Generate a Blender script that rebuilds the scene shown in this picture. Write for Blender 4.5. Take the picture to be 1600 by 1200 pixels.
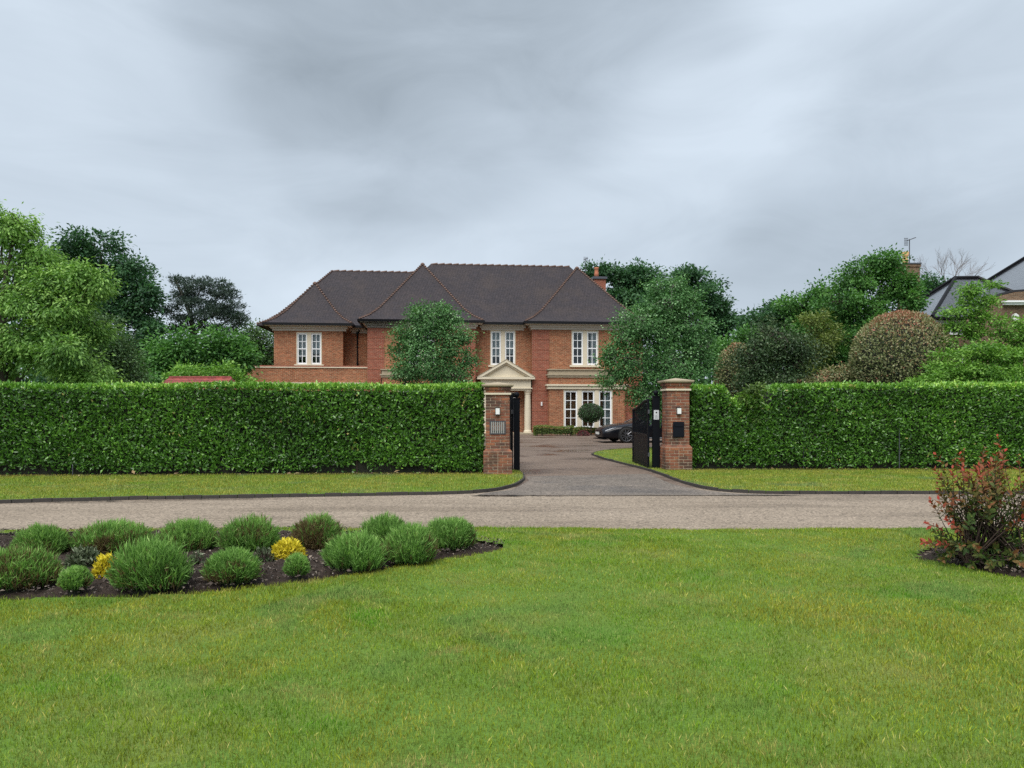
import bpy, math, random
import numpy as np
from mathutils import Vector, Matrix

for _o in list(bpy.data.objects):
    bpy.data.objects.remove(_o)
random.seed(11)
RNG = np.random.default_rng(11)
scene = bpy.context.scene
COL = scene.collection
F, HX, HY, EYE = 1164.0, 800.0, 637.0, 1.6      # focal length and horizon in photograph pixels, eye height

# ---------------------------------------------------------------- camera
cam_d = bpy.data.cameras.new('camera')
cam_d.sensor_width = 36.0
cam_d.lens = 36.0 * F / 1600.0
cam_d.shift_y = (HY - 600.0) / 1600.0
cam_d.clip_start = 0.05
cam_d.clip_end = 2000
cam = bpy.data.objects.new('camera', cam_d)
COL.objects.link(cam)
cam.location = (0, 0, EYE)
cam.rotation_euler = (math.radians(90), 0, 0)
scene.camera = cam

# ---------------------------------------------------------------- world: overcast sky
SUN_EL, SUN_AZ = math.radians(58), math.radians(200)     # behind the camera, a little to the left
world = bpy.data.worlds.new('World')
scene.world = world
world.use_nodes = True
wt = world.node_tree
wt.nodes.clear()
def wn(t, **kw):
    n = wt.nodes.new(t)
    for k, v in kw.items():
        setattr(n, k, v)
    return n
def wl(a, b):
    wt.links.new(a, b)
def wmath(op, a, b=None, clamp=False):
    n = wn('ShaderNodeMath', operation=op, use_clamp=clamp)
    for i, s in enumerate((a, b)):
        if s is None:
            continue
        if isinstance(s, (int, float)):
            n.inputs[i].default_value = s
        else:
            wl(s, n.inputs[i])
    return n.outputs[0]
w_out = wn('ShaderNodeOutputWorld')
w_bg = wn('ShaderNodeBackground')
w_bg.inputs['Strength'].default_value = 1.0
wl(w_bg.outputs[0], w_out.inputs[0])
w_sky = wn('ShaderNodeTexSky', sky_type='NISHITA', sun_disc=False)
w_sky.sun_elevation = SUN_EL
w_sky.sun_rotation = SUN_AZ
w_skys = wn('ShaderNodeVectorMath', operation='SCALE')
wl(w_sky.outputs[0], w_skys.inputs[0])
w_skys.inputs['Scale'].default_value = 0.05
w_tc = wn('ShaderNodeTexCoord')
w_map = wn('ShaderNodeMapping')
w_map.inputs['Scale'].default_value = (1.0, 1.0, 2.4)
w_map.inputs['Rotation'].default_value = (0, math.radians(14), 0)
wl(w_tc.outputs['Generated'], w_map.inputs[0])
def wnoise(scale, detail, rough, dist, off=(0, 0, 0)):
    m = wn('ShaderNodeVectorMath', operation='ADD')
    wl(w_map.outputs[0], m.inputs[0])
    m.inputs[1].default_value = off
    n = wn('ShaderNodeTexNoise')
    n.inputs['Scale'].default_value = scale
    n.inputs['Detail'].default_value = detail
    n.inputs['Roughness'].default_value = rough
    n.inputs['Distortion'].default_value = dist
    wl(m.outputs[0], n.inputs['Vector'])
    return n
n_warp = wnoise(2.2, 2, 0.55, 0.3, (0.2, 0.9, 6.1))
n_big = wnoise(1.6, 4, 0.5, 0.5, (2.7, 3.3, 4.4))
n_fine = wnoise(5.0, 5, 0.6, 0.8, (7.3, 1.1, 0.2))
w_wv = wn('ShaderNodeVectorMath', operation='SUBTRACT')
wl(n_warp.outputs['Color'], w_wv.inputs[0])
w_wv.inputs[1].default_value = (0.5, 0.5, 0.5)
w_ws = wn('ShaderNodeVectorMath', operation='SCALE')
wl(w_wv.outputs[0], w_ws.inputs[0])
w_ws.inputs['Scale'].default_value = 0.40
w_dir = wn('ShaderNodeVectorMath', operation='ADD')
wl(w_tc.outputs['Generated'], w_dir.inputs[0])
wl(w_ws.outputs[0], w_dir.inputs[1])
def cloud_at(px, py, inner, outer):
    """a soft bank of cloud round one direction of the sky (degrees), its rim broken up by the warp"""
    d = Vector(((px - HX) / F, 1.0, (HY - py) / F)).normalized()
    dt = wn('ShaderNodeVectorMath', operation='DOT_PRODUCT')
    nm = wn('ShaderNodeVectorMath', operation='NORMALIZE')
    wl(w_dir.outputs[0], nm.inputs[0])
    wl(nm.outputs[0], dt.inputs[0])
    dt.inputs[1].default_value = d
    mr = wn('ShaderNodeMapRange', interpolation_type='SMOOTHSTEP')
    wl(dt.outputs['Value'], mr.inputs['Value'])
    mr.inputs['From Min'].default_value = math.cos(math.radians(outer))
    mr.inputs['From Max'].default_value = math.cos(math.radians(inner))
    return mr.outputs[0]
bank = wmath('ADD', cloud_at(640, -60, 2, 20), wmath('MULTIPLY', cloud_at(940, -10, 1, 11), 0.75), True)
bank2 = cloud_at(1420, 330, 1, 13)
glow1 = cloud_at(1120, 60, 1, 11)
dens = wmath('ADD', wmath('MULTIPLY', wmath('SUBTRACT', n_big.outputs[0], 0.5), 0.95), wmath('MULTIPLY', wmath('SUBTRACT', n_fine.outputs[0], 0.5), 0.44))
dens = wmath('ADD', dens, wmath('MULTIPLY', bank, 0.52))
dens = wmath('ADD', dens, wmath('MULTIPLY', bank2, 0.17))
dens = wmath('SUBTRACT', dens, wmath('MULTIPLY', glow1, 0.12))
dens = wmath('ADD', dens, 0.25, True)
w_ramp = wn('ShaderNodeValToRGB')
wl(dens, w_ramp.inputs[0])
cr = w_ramp.color_ramp
cr.elements[0].position = 0.05
cr.elements[0].color = (0.280, 0.319, 0.360, 1)
cr.elements[1].position = 0.95
cr.elements[1].color = (0.126, 0.149, 0.171, 1)
e = cr.elements.new(0.45)
e.color = (0.212, 0.245, 0.280, 1)
w_mix = wn('ShaderNodeMix', data_type='RGBA')
w_mix.inputs['Factor'].default_value = 0.94
wl(w_skys.outputs[0], w_mix.inputs[6])
wl(w_ramp.outputs[0], w_mix.inputs[7])
wl(w_mix.outputs[2], w_bg.inputs['Color'])

# ---------------------------------------------------------------- sun behind the cloud
sun_d = bpy.data.lights.new('sun', 'SUN')
sun_d.energy = 1.5
sun_d.angle = math.radians(55)
sun_d.color = (1.0, 0.97, 0.93)
sun = bpy.data.objects.new('sun', sun_d)
COL.objects.link(sun)
_sd = Vector((math.sin(SUN_AZ) * math.cos(SUN_EL), math.cos(SUN_AZ) * math.cos(SUN_EL), math.sin(SUN_EL)))
sun.rotation_euler = _sd.to_track_quat('Z', 'Y').to_euler()

vs = scene.view_settings
vs.view_transform = 'Standard'
vs.look = 'None'
vs.exposure = 1.35
vs.gamma = 1.0
vs.use_curve_mapping = False
scene.render.engine = 'CYCLES'
scene.cycles.use_denoising = False
scene.cycles.max_bounces = 4
scene.cycles.diffuse_bounces = 3
scene.cycles.glossy_bounces = 2
scene.cycles.transparent_max_bounces = 8

# ================================================================ helpers
def P(px, py, Y):
    return Vector(((px - HX) / F * Y, Y, EYE - (py - HY) / F * Y))
def G(px, py, z=0.0):
    Y = (EYE - z) * F / (py - HY)
    return Vector(((px - HX) / F * Y, Y, z))

class MB:
    def __init__(self):
        self.v, self.f = [], []
    def add(self, vs_, fs_):
        b = len(self.v)
        self.v.extend([tuple(p) for p in vs_])
        self.f.extend([tuple(i + b for i in f) for f in fs_])
        return self
    def box(self, x0, x1, y0, y1, z0, z1):
        return self.add([(x0, y0, z0), (x1, y0, z0), (x1, y1, z0), (x0, y1, z0), (x0, y0, z1), (x1, y0, z1), (x1, y1, z1), (x0, y1, z1)],
                        [(0, 3, 2, 1), (4, 5, 6, 7), (0, 1, 5, 4), (1, 2, 6, 5), (2, 3, 7, 6), (3, 0, 4, 7)])
    def quad(self, a, b, c, d):
        return self.add([a, b, c, d], [(0, 1, 2, 3)])
    def prism(self, poly, z0, z1):
        n = len(poly)
        return self.add([(x, y, z0) for x, y in poly] + [(x, y, z1) for x, y in poly],
                        [tuple(range(n, 2 * n)), tuple(range(n - 1, -1, -1))] + [(i, (i + 1) % n, n + (i + 1) % n, n + i) for i in range(n)])
    def extrude_y(self, poly, y0, y1):       # poly in x,z
        n = len(poly)
        return self.add([(x, y0, z) for x, z in poly] + [(x, y1, z) for x, z in poly],
                        [tuple(range(n)), tuple(range(2 * n - 1, n - 1, -1))] + [(i, n + i, n + (i + 1) % n, (i + 1) % n) for i in range(n)])
    def tube(self, pts, rad, n=6, cap=True):
        pts = [Vector(p) for p in pts]
        rings = []
        for i, p in enumerate(pts):
            t = (pts[min(i + 1, len(pts) - 1)] - pts[max(i - 1, 0)])
            if t.length < 1e-9:
                t = Vector((0, 0, 1))
            t.normalize()
            a = t.orthogonal().normalized() if abs(t.z) > 0.9 else t.cross(Vector((0, 0, 1))).normalized()
            if abs(t.z) > 0.9:
                a = (Vector((1, 0, 0)) - t * t.x).normalized()
            b = t.cross(a)
            r = rad[i] if hasattr(rad, '__len__') else rad
            rings.append([p + a * (r * math.cos(2 * math.pi * k / n)) + b * (r * math.sin(2 * math.pi * k / n)) for k in range(n)])
        vv = [q for r in rings for q in r]
        ff = []
        for i in range(len(pts) - 1):
            for k in range(n):
                ff.append((i * n + k, i * n + (k + 1) % n, (i + 1) * n + (k + 1) % n, (i + 1) * n + k))
        if cap:
            ff.append(tuple(range(n - 1, -1, -1)))
            ff.append(tuple(range(len(vv) - n, len(vv))))
        return self.add(vv, ff)
    def lathe(self, c, prof, n=20):
        c = Vector(c)
        vv = [(c.x + r * math.cos(2 * math.pi * k / n), c.y + r * math.sin(2 * math.pi * k / n), c.z + z) for r, z in prof for k in range(n)]
        ff = [(i * n + k, i * n + (k + 1) % n, (i + 1) * n + (k + 1) % n, (i + 1) * n + k) for i in range(len(prof) - 1) for k in range(n)]
        ff.append(tuple(range(n - 1, -1, -1)))
        ff.append(tuple(range(len(vv) - n, len(vv))))
        return self.add(vv, ff)
    def mesh(self, name, m, smooth=False):
        me = bpy.data.meshes.new(name)
        me.from_pydata(self.v, [], self.f)
        if m is not None:
            me.materials.append(m)
        if smooth:
            me.polygons.foreach_set('use_smooth', [True] * len(me.polygons))
        me.update()
        return me
    def build(self, name, m, parent=None, smooth=False):
        return link(name, self.mesh(name, m, smooth), parent)

def link(name, me, parent=None):
    o = bpy.data.objects.new(name, me)
    COL.objects.link(o)
    if parent is not None:
        o.parent = parent
    return o
def tag(o, label=None, cat=None, group=None, kind=None):
    if label:
        o['label'] = label
    if cat:
        o['category'] = cat
    if group:
        o['group'] = group
    if kind:
        o['kind'] = kind
    return o
def empty(name, loc, rz=0.0):
    o = bpy.data.objects.new(name, None)
    COL.objects.link(o)
    o.location = loc
    o.rotation_euler = (0, 0, rz)
    o.empty_display_size = 0.2
    return o

# ---------------------------------------------------------------- materials
def new_mat(name):
    m = bpy.data.materials.new(name)
    m.use_nodes = True
    nt = m.node_tree
    return m, nt, nt.nodes['Principled BSDF']
class N:
    def __init__(self, nt):
        self.nt = nt
    def node(self, t, ins=None, **kw):
        n = self.nt.nodes.new(t)
        for k, v in kw.items():
            setattr(n, k, v)
        for k, v in (ins or {}).items():
            if isinstance(v, bpy.types.NodeSocket):
                self.nt.links.new(v, n.inputs[k])
            else:
                n.inputs[k].default_value = v
        return n
    def noise(self, scale, detail=4, rough=0.55, vec=None, dist=0.0):
        i = {'Scale': scale, 'Detail': detail, 'Roughness': rough, 'Distortion': dist}
        if vec is not None:
            i['Vector'] = vec
        return self.node('ShaderNodeTexNoise', i).outputs[0]
    def ramp(self, fac, stops, interp='LINEAR'):
        r = self.node('ShaderNodeValToRGB', {'Fac': fac})
        r.color_ramp.interpolation = interp
        els = r.color_ramp.elements
        while len(els) < len(stops):
            els.new(0.5)
        for el, (p, c) in zip(els, stops):
            el.position = p
            el.color = (c[0], c[1], c[2], 1) if hasattr(c, '__len__') else (c, c, c, 1)
        return r.outputs[0]
    def mix(self, fac, a, b, mode='MIX'):
        n = self.node('ShaderNodeMix', data_type='RGBA', blend_type=mode)
        for idx, s in ((0, fac), (6, a), (7, b)):
            if isinstance(s, bpy.types.NodeSocket):
                self.nt.links.new(s, n.inputs[idx])
            elif idx == 0:
                n.inputs[0].default_value = s
            else:
                n.inputs[idx].default_value = (s[0], s[1], s[2], 1)
        return n.outputs[2]
    def math(self, op, a, b=0.0, clamp=False):
        n = self.node('ShaderNodeMath', operation=op, use_clamp=clamp)
        for i, s in enumerate((a, b)):
            if isinstance(s, bpy.types.NodeSocket):
                self.nt.links.new(s, n.inputs[i])
            else:
                n.inputs[i].default_value = s
        return n.outputs[0]
    def link(self, a, b):
        self.nt.links.new(a, b)
    def bump(self, h, strength, dist, bsdf):
        b = self.node('ShaderNodeBump', {'Height': h, 'Strength': strength, 'Distance': dist})
        self.link(b.outputs[0], bsdf.inputs['Normal'])

def plain(name, col, rough=0.6, var=0.25, scale=6.0, bump=0.0, metal=0.0, bscale=40.0, spec=0.5):
    m, nt, b = new_mat(name)
    n = N(nt)
    co = n.node('ShaderNodeTexCoord').outputs['Object']
    f = n.noise(scale, 5, 0.6, co)
    c = n.mix(f, [x * (1 - var) for x in col], [min(1, x * (1 + var)) for x in col])
    n.link(c, b.inputs['Base Color'])
    b.inputs['Roughness'].default_value = rough
    b.inputs['Metallic'].default_value = metal
    b.inputs['Specular IOR Level'].default_value = spec
    if bump:
        n.bump(n.noise(bscale, 4, 0.6, co), bump, 0.01, b)
    return m

def leaf_mat(name, stops, rough=0.5, trans=0.3, spec=0.4):
    m, nt, b = new_mat(name)
    nt.nodes.remove(b)
    n = N(nt)
    at = n.node('ShaderNodeAttribute', attribute_name='tint')
    c = n.ramp(at.outputs['Fac'], stops)
    df = n.node('ShaderNodeBsdfDiffuse', {'Color': c})
    gl = n.node('ShaderNodeBsdfGlossy', {'Color': (1, 1, 1, 1), 'Roughness': rough})
    lw_ = n.node('ShaderNodeLayerWeight', {'Blend': 0.5}).outputs['Facing']
    fr = n.math('MULTIPLY', n.math('ADD', n.math('MULTIPLY', n.math('POWER', lw_, 4.0), 0.5), 0.08), spec)
    ms = n.node('ShaderNodeMixShader', {0: fr, 1: df.outputs[0], 2: gl.outputs[0]})
    tr = n.node('ShaderNodeBsdfTranslucent')
    n.link(n.mix(1.0, c, (1.0, 1.1, 0.6), 'MULTIPLY'), tr.inputs['Color'])
    mx = n.node('ShaderNodeMixShader', {0: trans, 1: ms.outputs[0], 2: tr.outputs[0]})
    n.link(mx.outputs[0], nt.nodes['Material Output'].inputs[0])
    return m

def brick_mat(name, c1, c2, mortar, w=0.225, h=0.075, joint=0.011, var=0.5):
    m, nt, b = new_mat(name)
    n = N(nt)
    co = n.node('ShaderNodeTexCoord').outputs['Object']
    s = n.node('ShaderNodeSeparateXYZ', {0: co})
    x = n.math('ADD', s.outputs[0], s.outputs[1])
    v = n.node('ShaderNodeCombineXYZ', {0: x, 1: s.outputs[2], 2: 0.0}).outputs[0]
    br = n.node('ShaderNodeTexBrick', {'Vector': v, 'Color1': (*c1, 1), 'Color2': (*c2, 1), 'Mortar': (*mortar, 1), 'Scale': 1.0,
                                       'Mortar Size': joint, 'Mortar Smooth': 0.2, 'Bias': 0.0, 'Brick Width': w, 'Row Height': h})
    big = n.noise(0.9, 5, 0.65, co)
    st_ = n.node('ShaderNodeMapping', {'Vector': v, 'Scale': (3.6, 11.0, 1.0)}).outputs[0]
    fine = n.noise(1.0, 2, 0.8, st_)
    c = n.mix(n.math('MULTIPLY', n.ramp(fine, [(0.44, 0.0), (0.60, 1.0)]), var), br.outputs[0], [q * 0.42 for q in c1])
    lite = n.noise(1.3, 2, 0.8, st_)
    c = n.mix(n.math('MULTIPLY', n.ramp(lite, [(0.54, 0.0), (0.68, 1.0)]), 0.5), c, [min(1, q * 1.5 + 0.05) for q in c1])
    c = n.mix(1.0, c, n.ramp(big, [(0.3, (0.82, 0.82, 0.82)), (0.7, (1.15, 1.12, 1.08))]), 'MULTIPLY')
    n.link(c, b.inputs['Base Color'])
    b.inputs['Roughness'].default_value = 0.85
    b.inputs['Specular IOR Level'].default_value = 0.25
    n.bump(n.math('SUBTRACT', 1.0, br.outputs[1]), 0.6, 0.008, b)
    return m

def tile_mat(name, cols, w=0.17, h=0.072, rough=0.75):
    m, nt, b = new_mat(name)
    n = N(nt)
    co = n.node('ShaderNodeTexCoord').outputs['Object']
    s = n.node('ShaderNodeSeparateXYZ', {0: co})
    x = n.math('ADD', s.outputs[0], s.outputs[1])
    v = n.node('ShaderNodeCombineXYZ', {0: x, 1: s.outputs[2], 2: 0.0}).outputs[0]
    br = n.node('ShaderNodeTexBrick', {'Vector': v, 'Color1': (*cols[0], 1), 'Color2': (*cols[1], 1), 'Mortar': (*[q * 0.35 for q in cols[0]], 1), 'Scale': 1.0,
                                       'Mortar Size': 0.009, 'Mortar Smooth': 0.3, 'Bias': 0.0, 'Brick Width': w, 'Row Height': h})
    big = n.noise(0.7, 6, 0.7, co)
    c = n.mix(n.ramp(big, [(0.45, 0.0), (0.75, 0.6)]), br.outputs[0], cols[2])
    fine = n.noise(7.0, 3, 0.7, co)
    c = n.mix(1.0, c, n.ramp(fine, [(0.3, 0.7), (0.7, 1.3)]), 'MULTIPLY')
    n.link(c, b.inputs['Base Color'])
    b.inputs['Roughness'].default_value = rough
    if rough < 0.5:
        b.inputs['Specular IOR Level'].default_value = 1.0
        b.inputs['Coat Weight'].default_value = 1.0
        b.inputs['Coat Roughness'].default_value = 0.12
    else:
        b.inputs['Specular IOR Level'].default_value = 0.4
    row = n.math('FRACT', n.math('DIVIDE', s.outputs[2], h))
    hgt = n.math('ADD', n.math('MULTIPLY', row, -1.0), n.math('MULTIPLY', br.outputs[1], -0.6))
    n.bump(hgt, 0.7, 0.02, b)
    return m

def ground_mat(name, stops, big, fine, rough=0.95, bump=0.6, bdist=0.02, speck=None, wet=None):
    m, nt, b = new_mat(name)
    n = N(nt)
    co = n.node('ShaderNodeTexCoord').outputs['Object']
    c = n.ramp(n.noise(big, 5, 0.6, co), stops)
    f = n.noise(fine, 3, 0.7, co)
    c = n.mix(1.0, c, n.ramp(f, [(0.3, 0.65), (0.7, 1.35)]), 'MULTIPLY')
    if speck:
        vo = n.node('ShaderNodeTexVoronoi', {'Vector': co, 'Scale': speck[0]})
        sc = n.ramp(vo.outputs['Color'], speck[1])
        c = n.mix(speck[2], c, sc, 'MULTIPLY')
    b.inputs['Roughness'].default_value = rough
    b.inputs['Specular IOR Level'].default_value = 0.3
    if wet:
        mp = n.node('ShaderNodeMapping', {'Vector': co, 'Scale': wet[4] if len(wet) > 4 else (1, 1, 1)})
        wm = n.ramp(n.noise(wet[0], 4, 0.6, mp.outputs[0], 0.4), [(wet[1], 0.0), (wet[1] + 0.10, 1.0)])
        c = n.mix(wm, c, n.mix(1.0, c, wet[2], 'MULTIPLY'))
        r = n.mix(wm, (rough,) * 3, (wet[3],) * 3)
        n.link(r, b.inputs['Roughness'])
    n.link(c, b.inputs['Base Color'])
    n.bump(f, bump, bdist, b)
    return m

def glass_mat(name, tint=(0.9, 0.95, 0.95)):
    m, nt, b = new_mat(name)
    n = N(nt)
    gl = n.node('ShaderNodeBsdfGlossy', {'Color': (1, 1, 1, 1), 'Roughness': 0.03})
    tr = n.node('ShaderNodeBsdfTransparent', {'Color': (*tint, 1)})
    fr = n.node('ShaderNodeFresnel', {'IOR': 1.55})
    mx = n.node('ShaderNodeMixShader', {0: n.math('MULTIPLY', fr.outputs[0], 0.75)})
    n.link(tr.outputs[0], mx.inputs[1])
    n.link(gl.outputs[0], mx.inputs[2])
    n.link(mx.outputs[0], nt.nodes['Material Output'].inputs[0])
    return m

M = {}
M['brick'] = brick_mat('house brick', (0.400, 0.126, 0.056), (0.235, 0.078, 0.042), (0.42, 0.31, 0.19), joint=0.012)
M['brick_red'] = brick_mat('red quoin brick', (0.33, 0.084, 0.047), (0.24, 0.060, 0.040), (0.36, 0.23, 0.16), joint=0.011, var=0.35)
M['brick_tan'] = brick_mat('tan brick', (0.19, 0.115, 0.065), (0.13, 0.080, 0.052), (0.24, 0.19, 0.14))
M['tiles'] = tile_mat('clay roof tiles', [(0.047, 0.037, 0.041), (0.032, 0.027, 0.033), (0.064, 0.046, 0.038)])
M['slates'] = tile_mat('wet slates', [(0.022, 0.023, 0.028), (0.016, 0.017, 0.022), (0.030, 0.031, 0.035)], w=0.28, h=0.15, rough=0.22)
M['slates_left'] = M['slates']
M['hip'] = plain('brown hip tiles', (0.150, 0.092, 0.072), 0.85, 0.5, 2.0)
M['red_tiles'] = tile_mat('red shed tiles', [(0.30, 0.066, 0.052), (0.23, 0.052, 0.046), (0.33, 0.095, 0.07)], w=0.3, h=0.16)
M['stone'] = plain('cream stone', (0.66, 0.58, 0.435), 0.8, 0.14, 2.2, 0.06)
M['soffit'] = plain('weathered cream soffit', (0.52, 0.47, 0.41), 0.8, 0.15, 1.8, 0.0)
M['stone_dirty'] = plain('weathered cap stone', (0.37, 0.305, 0.21), 0.9, 0.3, 7.0, 0.4)
M['white'] = plain('white window paint', (0.86, 0.87, 0.87), 0.45, 0.05, 3.0)
M['black'] = plain('black gutter plastic', (0.007, 0.007, 0.009), 0.5, 0.2, 5.0, spec=0.2)
M['gate'] = plain('black gate paint', (0.005, 0.006, 0.009), 0.5, 0.3, 6.0, 0.05, spec=0.12)
M['glass'] = glass_mat('window glass')
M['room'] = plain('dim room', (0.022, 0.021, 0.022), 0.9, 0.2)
M['curtain'] = plain('pale curtain', (0.42, 0.43, 0.44), 0.9, 0.08, 3.0)
M['door'] = plain('black door paint', (0.015, 0.015, 0.018), 0.3, 0.1)
M['brass'] = plain('brass', (0.6, 0.42, 0.15), 0.3, 0.1, metal=1.0)
M['pot'] = plain('terracotta pot', (0.45, 0.16, 0.085), 0.85, 0.25, 8.0)
M['pot_tan'] = plain('buff clay pot', (0.60, 0.36, 0.16), 0.85, 0.25, 8.0)
M['metal'] = plain('dull grey metal', (0.10, 0.105, 0.12), 0.5, 0.2, 9.0, metal=0.6)
M['lamp_glass'] = plain('opal lamp glass', (0.78, 0.78, 0.75), 0.35, 0.05)
M['plaque'] = plain('weathered grey plaque', (0.30, 0.30, 0.28), 0.8, 0.35, 30.0, 0.4)
M['letterbox'] = plain('black letterbox paint', (0.006, 0.007, 0.012), 0.5, 0.15, spec=0.15)
M['notice'] = plain('white notice', (0.62, 0.64, 0.66), 0.5, 0.08)
M['ink'] = plain('dark print', (0.03, 0.03, 0.04), 0.6, 0.1)
M['bark'] = plain('bark', (0.060, 0.048, 0.036), 0.95, 0.4, 5.0, 0.8, bscale=18)
M['bark_pale'] = plain('pale birch bark', (0.36, 0.34, 0.30), 0.85, 0.4, 6.0, 0.5, bscale=14)
M['twig'] = plain('brown twig', (0.055, 0.034, 0.025), 0.9, 0.3, 12.0)
M['wood'] = plain('brown fence timber', (0.09, 0.055, 0.035), 0.9, 0.3, 6.0, 0.4)

# pillar bricks: one colour for each brick, drawn from the object's own random number
def pillar_brick():
    m, nt, b = new_mat('pillar brick')
    n = N(nt)
    oi = n.node('ShaderNodeObjectInfo')
    co = n.node('ShaderNodeTexCoord').outputs['Object']
    geo = n.node('ShaderNodeNewGeometry').outputs['Position']
    c = n.ramp(oi.outputs['Random'], [(0.0, (0.31, 0.110, 0.058)), (0.25, (0.21, 0.080, 0.050)), (0.5, (0.36, 0.145, 0.072)), (0.68, (0.19, 0.075, 0.050)), (0.85, (0.25, 0.105, 0.062)), (1.0, (0.11, 0.060, 0.048))])
    f = n.noise(22.0, 4, 0.7, geo)
    c = n.mix(n.math('MULTIPLY', n.ramp(f, [(0.45, 0.0), (0.75, 1.0)]), 0.6), c, (0.10, 0.055, 0.042))
    d = n.noise(2.6, 4, 0.65, geo)
    c = n.mix(n.math('MULTIPLY', n.ramp(d, [(0.47, 0.0), (0.62, 1.0)]), 0.8), c, (0.060, 0.045, 0.036))
    n.link(c, b.inputs['Base Color'])
    b.inputs['Roughness'].default_value = 0.9
    b.inputs['Specular IOR Level'].default_value = 0.2
    n.bump(n.noise(60.0, 4, 0.7, geo), 0.5, 0.006, b)
    return m
M['pbrick'] = pillar_brick()
M['mortar'] = plain('lime mortar', (0.34, 0.262, 0.190), 0.95, 0.3, 9.0, 0.5)

M['turf'] = ground_mat('lawn turf', [(0.28, (0.125, 0.19, 0.030)), (0.5, (0.10, 0.185, 0.024)), (0.72, (0.16, 0.19, 0.04))], 0.7, 60.0)
M['field'] = ground_mat('garden grass', [(0.3, (0.07, 0.11, 0.025)), (0.7, (0.045, 0.085, 0.020))], 0.3, 20.0)
M['road'] = ground_mat('gravelly tarmac road', [(0.3, (0.262, 0.210, 0.158)), (0.7, (0.318, 0.258, 0.198))], 0.5, 38.0, 0.9, 0.7, 0.012,
                       speck=(34.0, [(0.0, 0.30), (0.35, 0.85), (0.7, 1.05), (1.0, 1.5)], 0.9), wet=(0.35, 0.50, (0.80, 0.78, 0.76), 0.6, (0.25, 3.0, 1)))
M['drive'] = ground_mat('brown tarmac drive', [(0.3, (0.140, 0.102, 0.078)), (0.7, (0.190, 0.143, 0.112))], 0.4, 30.0, 0.8, 0.5, 0.01,
                        speck=(28.0, [(0.0, 0.45), (0.4, 0.95), (1.0, 1.4)], 0.8), wet=(0.42, 0.51, (0.5, 0.45, 0.42), 0.24, (0.7, 1.2, 1)))
M['apron'] = ground_mat('grey tarmac apron', [(0.3, (0.130, 0.112, 0.096)), (0.7, (0.195, 0.162, 0.134))], 0.6, 36.0, 0.85, 0.6, 0.01,
                        speck=(32.0, [(0.0, 0.35), (0.4, 0.95), (1.0, 1.5)], 0.9), wet=(0.4, 0.52, (0.72, 0.74, 0.78), 0.5, (0.8, 1.0, 1)))
M['kerb'] = plain('dark kerb setts', (0.045, 0.039, 0.035), 0.85, 0.45, 5.0, 0.6)
M['wetshade'] = plain('wet stains and joint shade', (0.022, 0.018, 0.015), 0.3, 0.4, 8.0, 0.3)
M['soil'] = ground_mat('dark bed soil', [(0.3, (0.030, 0.020, 0.015)), (0.7, (0.060, 0.042, 0.032))], 1.5, 32.0, 0.95, 1.0, 0.05)
M['chip'] = plain('bark chips', (0.16, 0.115, 0.085), 0.9, 0.6, 3.0)

# ================================================================ leaves
def unit(a):
    return a / np.maximum(np.linalg.norm(a, axis=1, keepdims=True), 1e-9)
def tri_mesh(name, verts, tris, mat, tint=None):
    me = bpy.data.meshes.new(name)
    nv, nf = len(verts), len(tris)
    me.vertices.add(nv)
    me.vertices.foreach_set('co', np.ascontiguousarray(verts, dtype=np.float32).ravel())
    me.loops.add(nf * 3)
    me.loops.foreach_set('vertex_index', np.ascontiguousarray(tris, dtype=np.int32).ravel())
    me.polygons.add(nf)
    me.polygons.foreach_set('loop_start', np.arange(0, nf * 3, 3, dtype=np.int32))
    me.materials.append(mat)
    if tint is not None:
        at = me.attributes.new('tint', 'FLOAT', 'POINT')
        at.data.foreach_set('value', np.ascontiguousarray(np.clip(tint, 0, 1), dtype=np.float32))
    me.update(calc_edges=True)
    return me
def leaf_mesh(name, c, d, nrm, L, W, tint, mat, fold=0.18):
    """c base points, d leaf directions, nrm rough face normals; L, W per leaf; two triangles folded on the midrib"""
    k = len(c)
    d = unit(d)
    s = unit(np.cross(d, nrm))
    up = np.cross(s, d)
    L = np.broadcast_to(L, (k,))[:, None]
    W = np.broadcast_to(W, (k,))[:, None]
    v = np.stack([c, c + d * L * 0.45 + s * W * 0.5 + up * W * fold, c + d * L, c + d * L * 0.45 - s * W * 0.5 + up * W * fold], 1).reshape(-1, 3)
    b = (np.arange(k) * 4)[:, None]
    t = np.concatenate([b + np.array([[0, 1, 2]]), b + np.array([[0, 2, 3]])], 1).reshape(-1, 3)
    return tri_mesh(name, v, t, mat, np.repeat(tint, 4))

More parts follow.
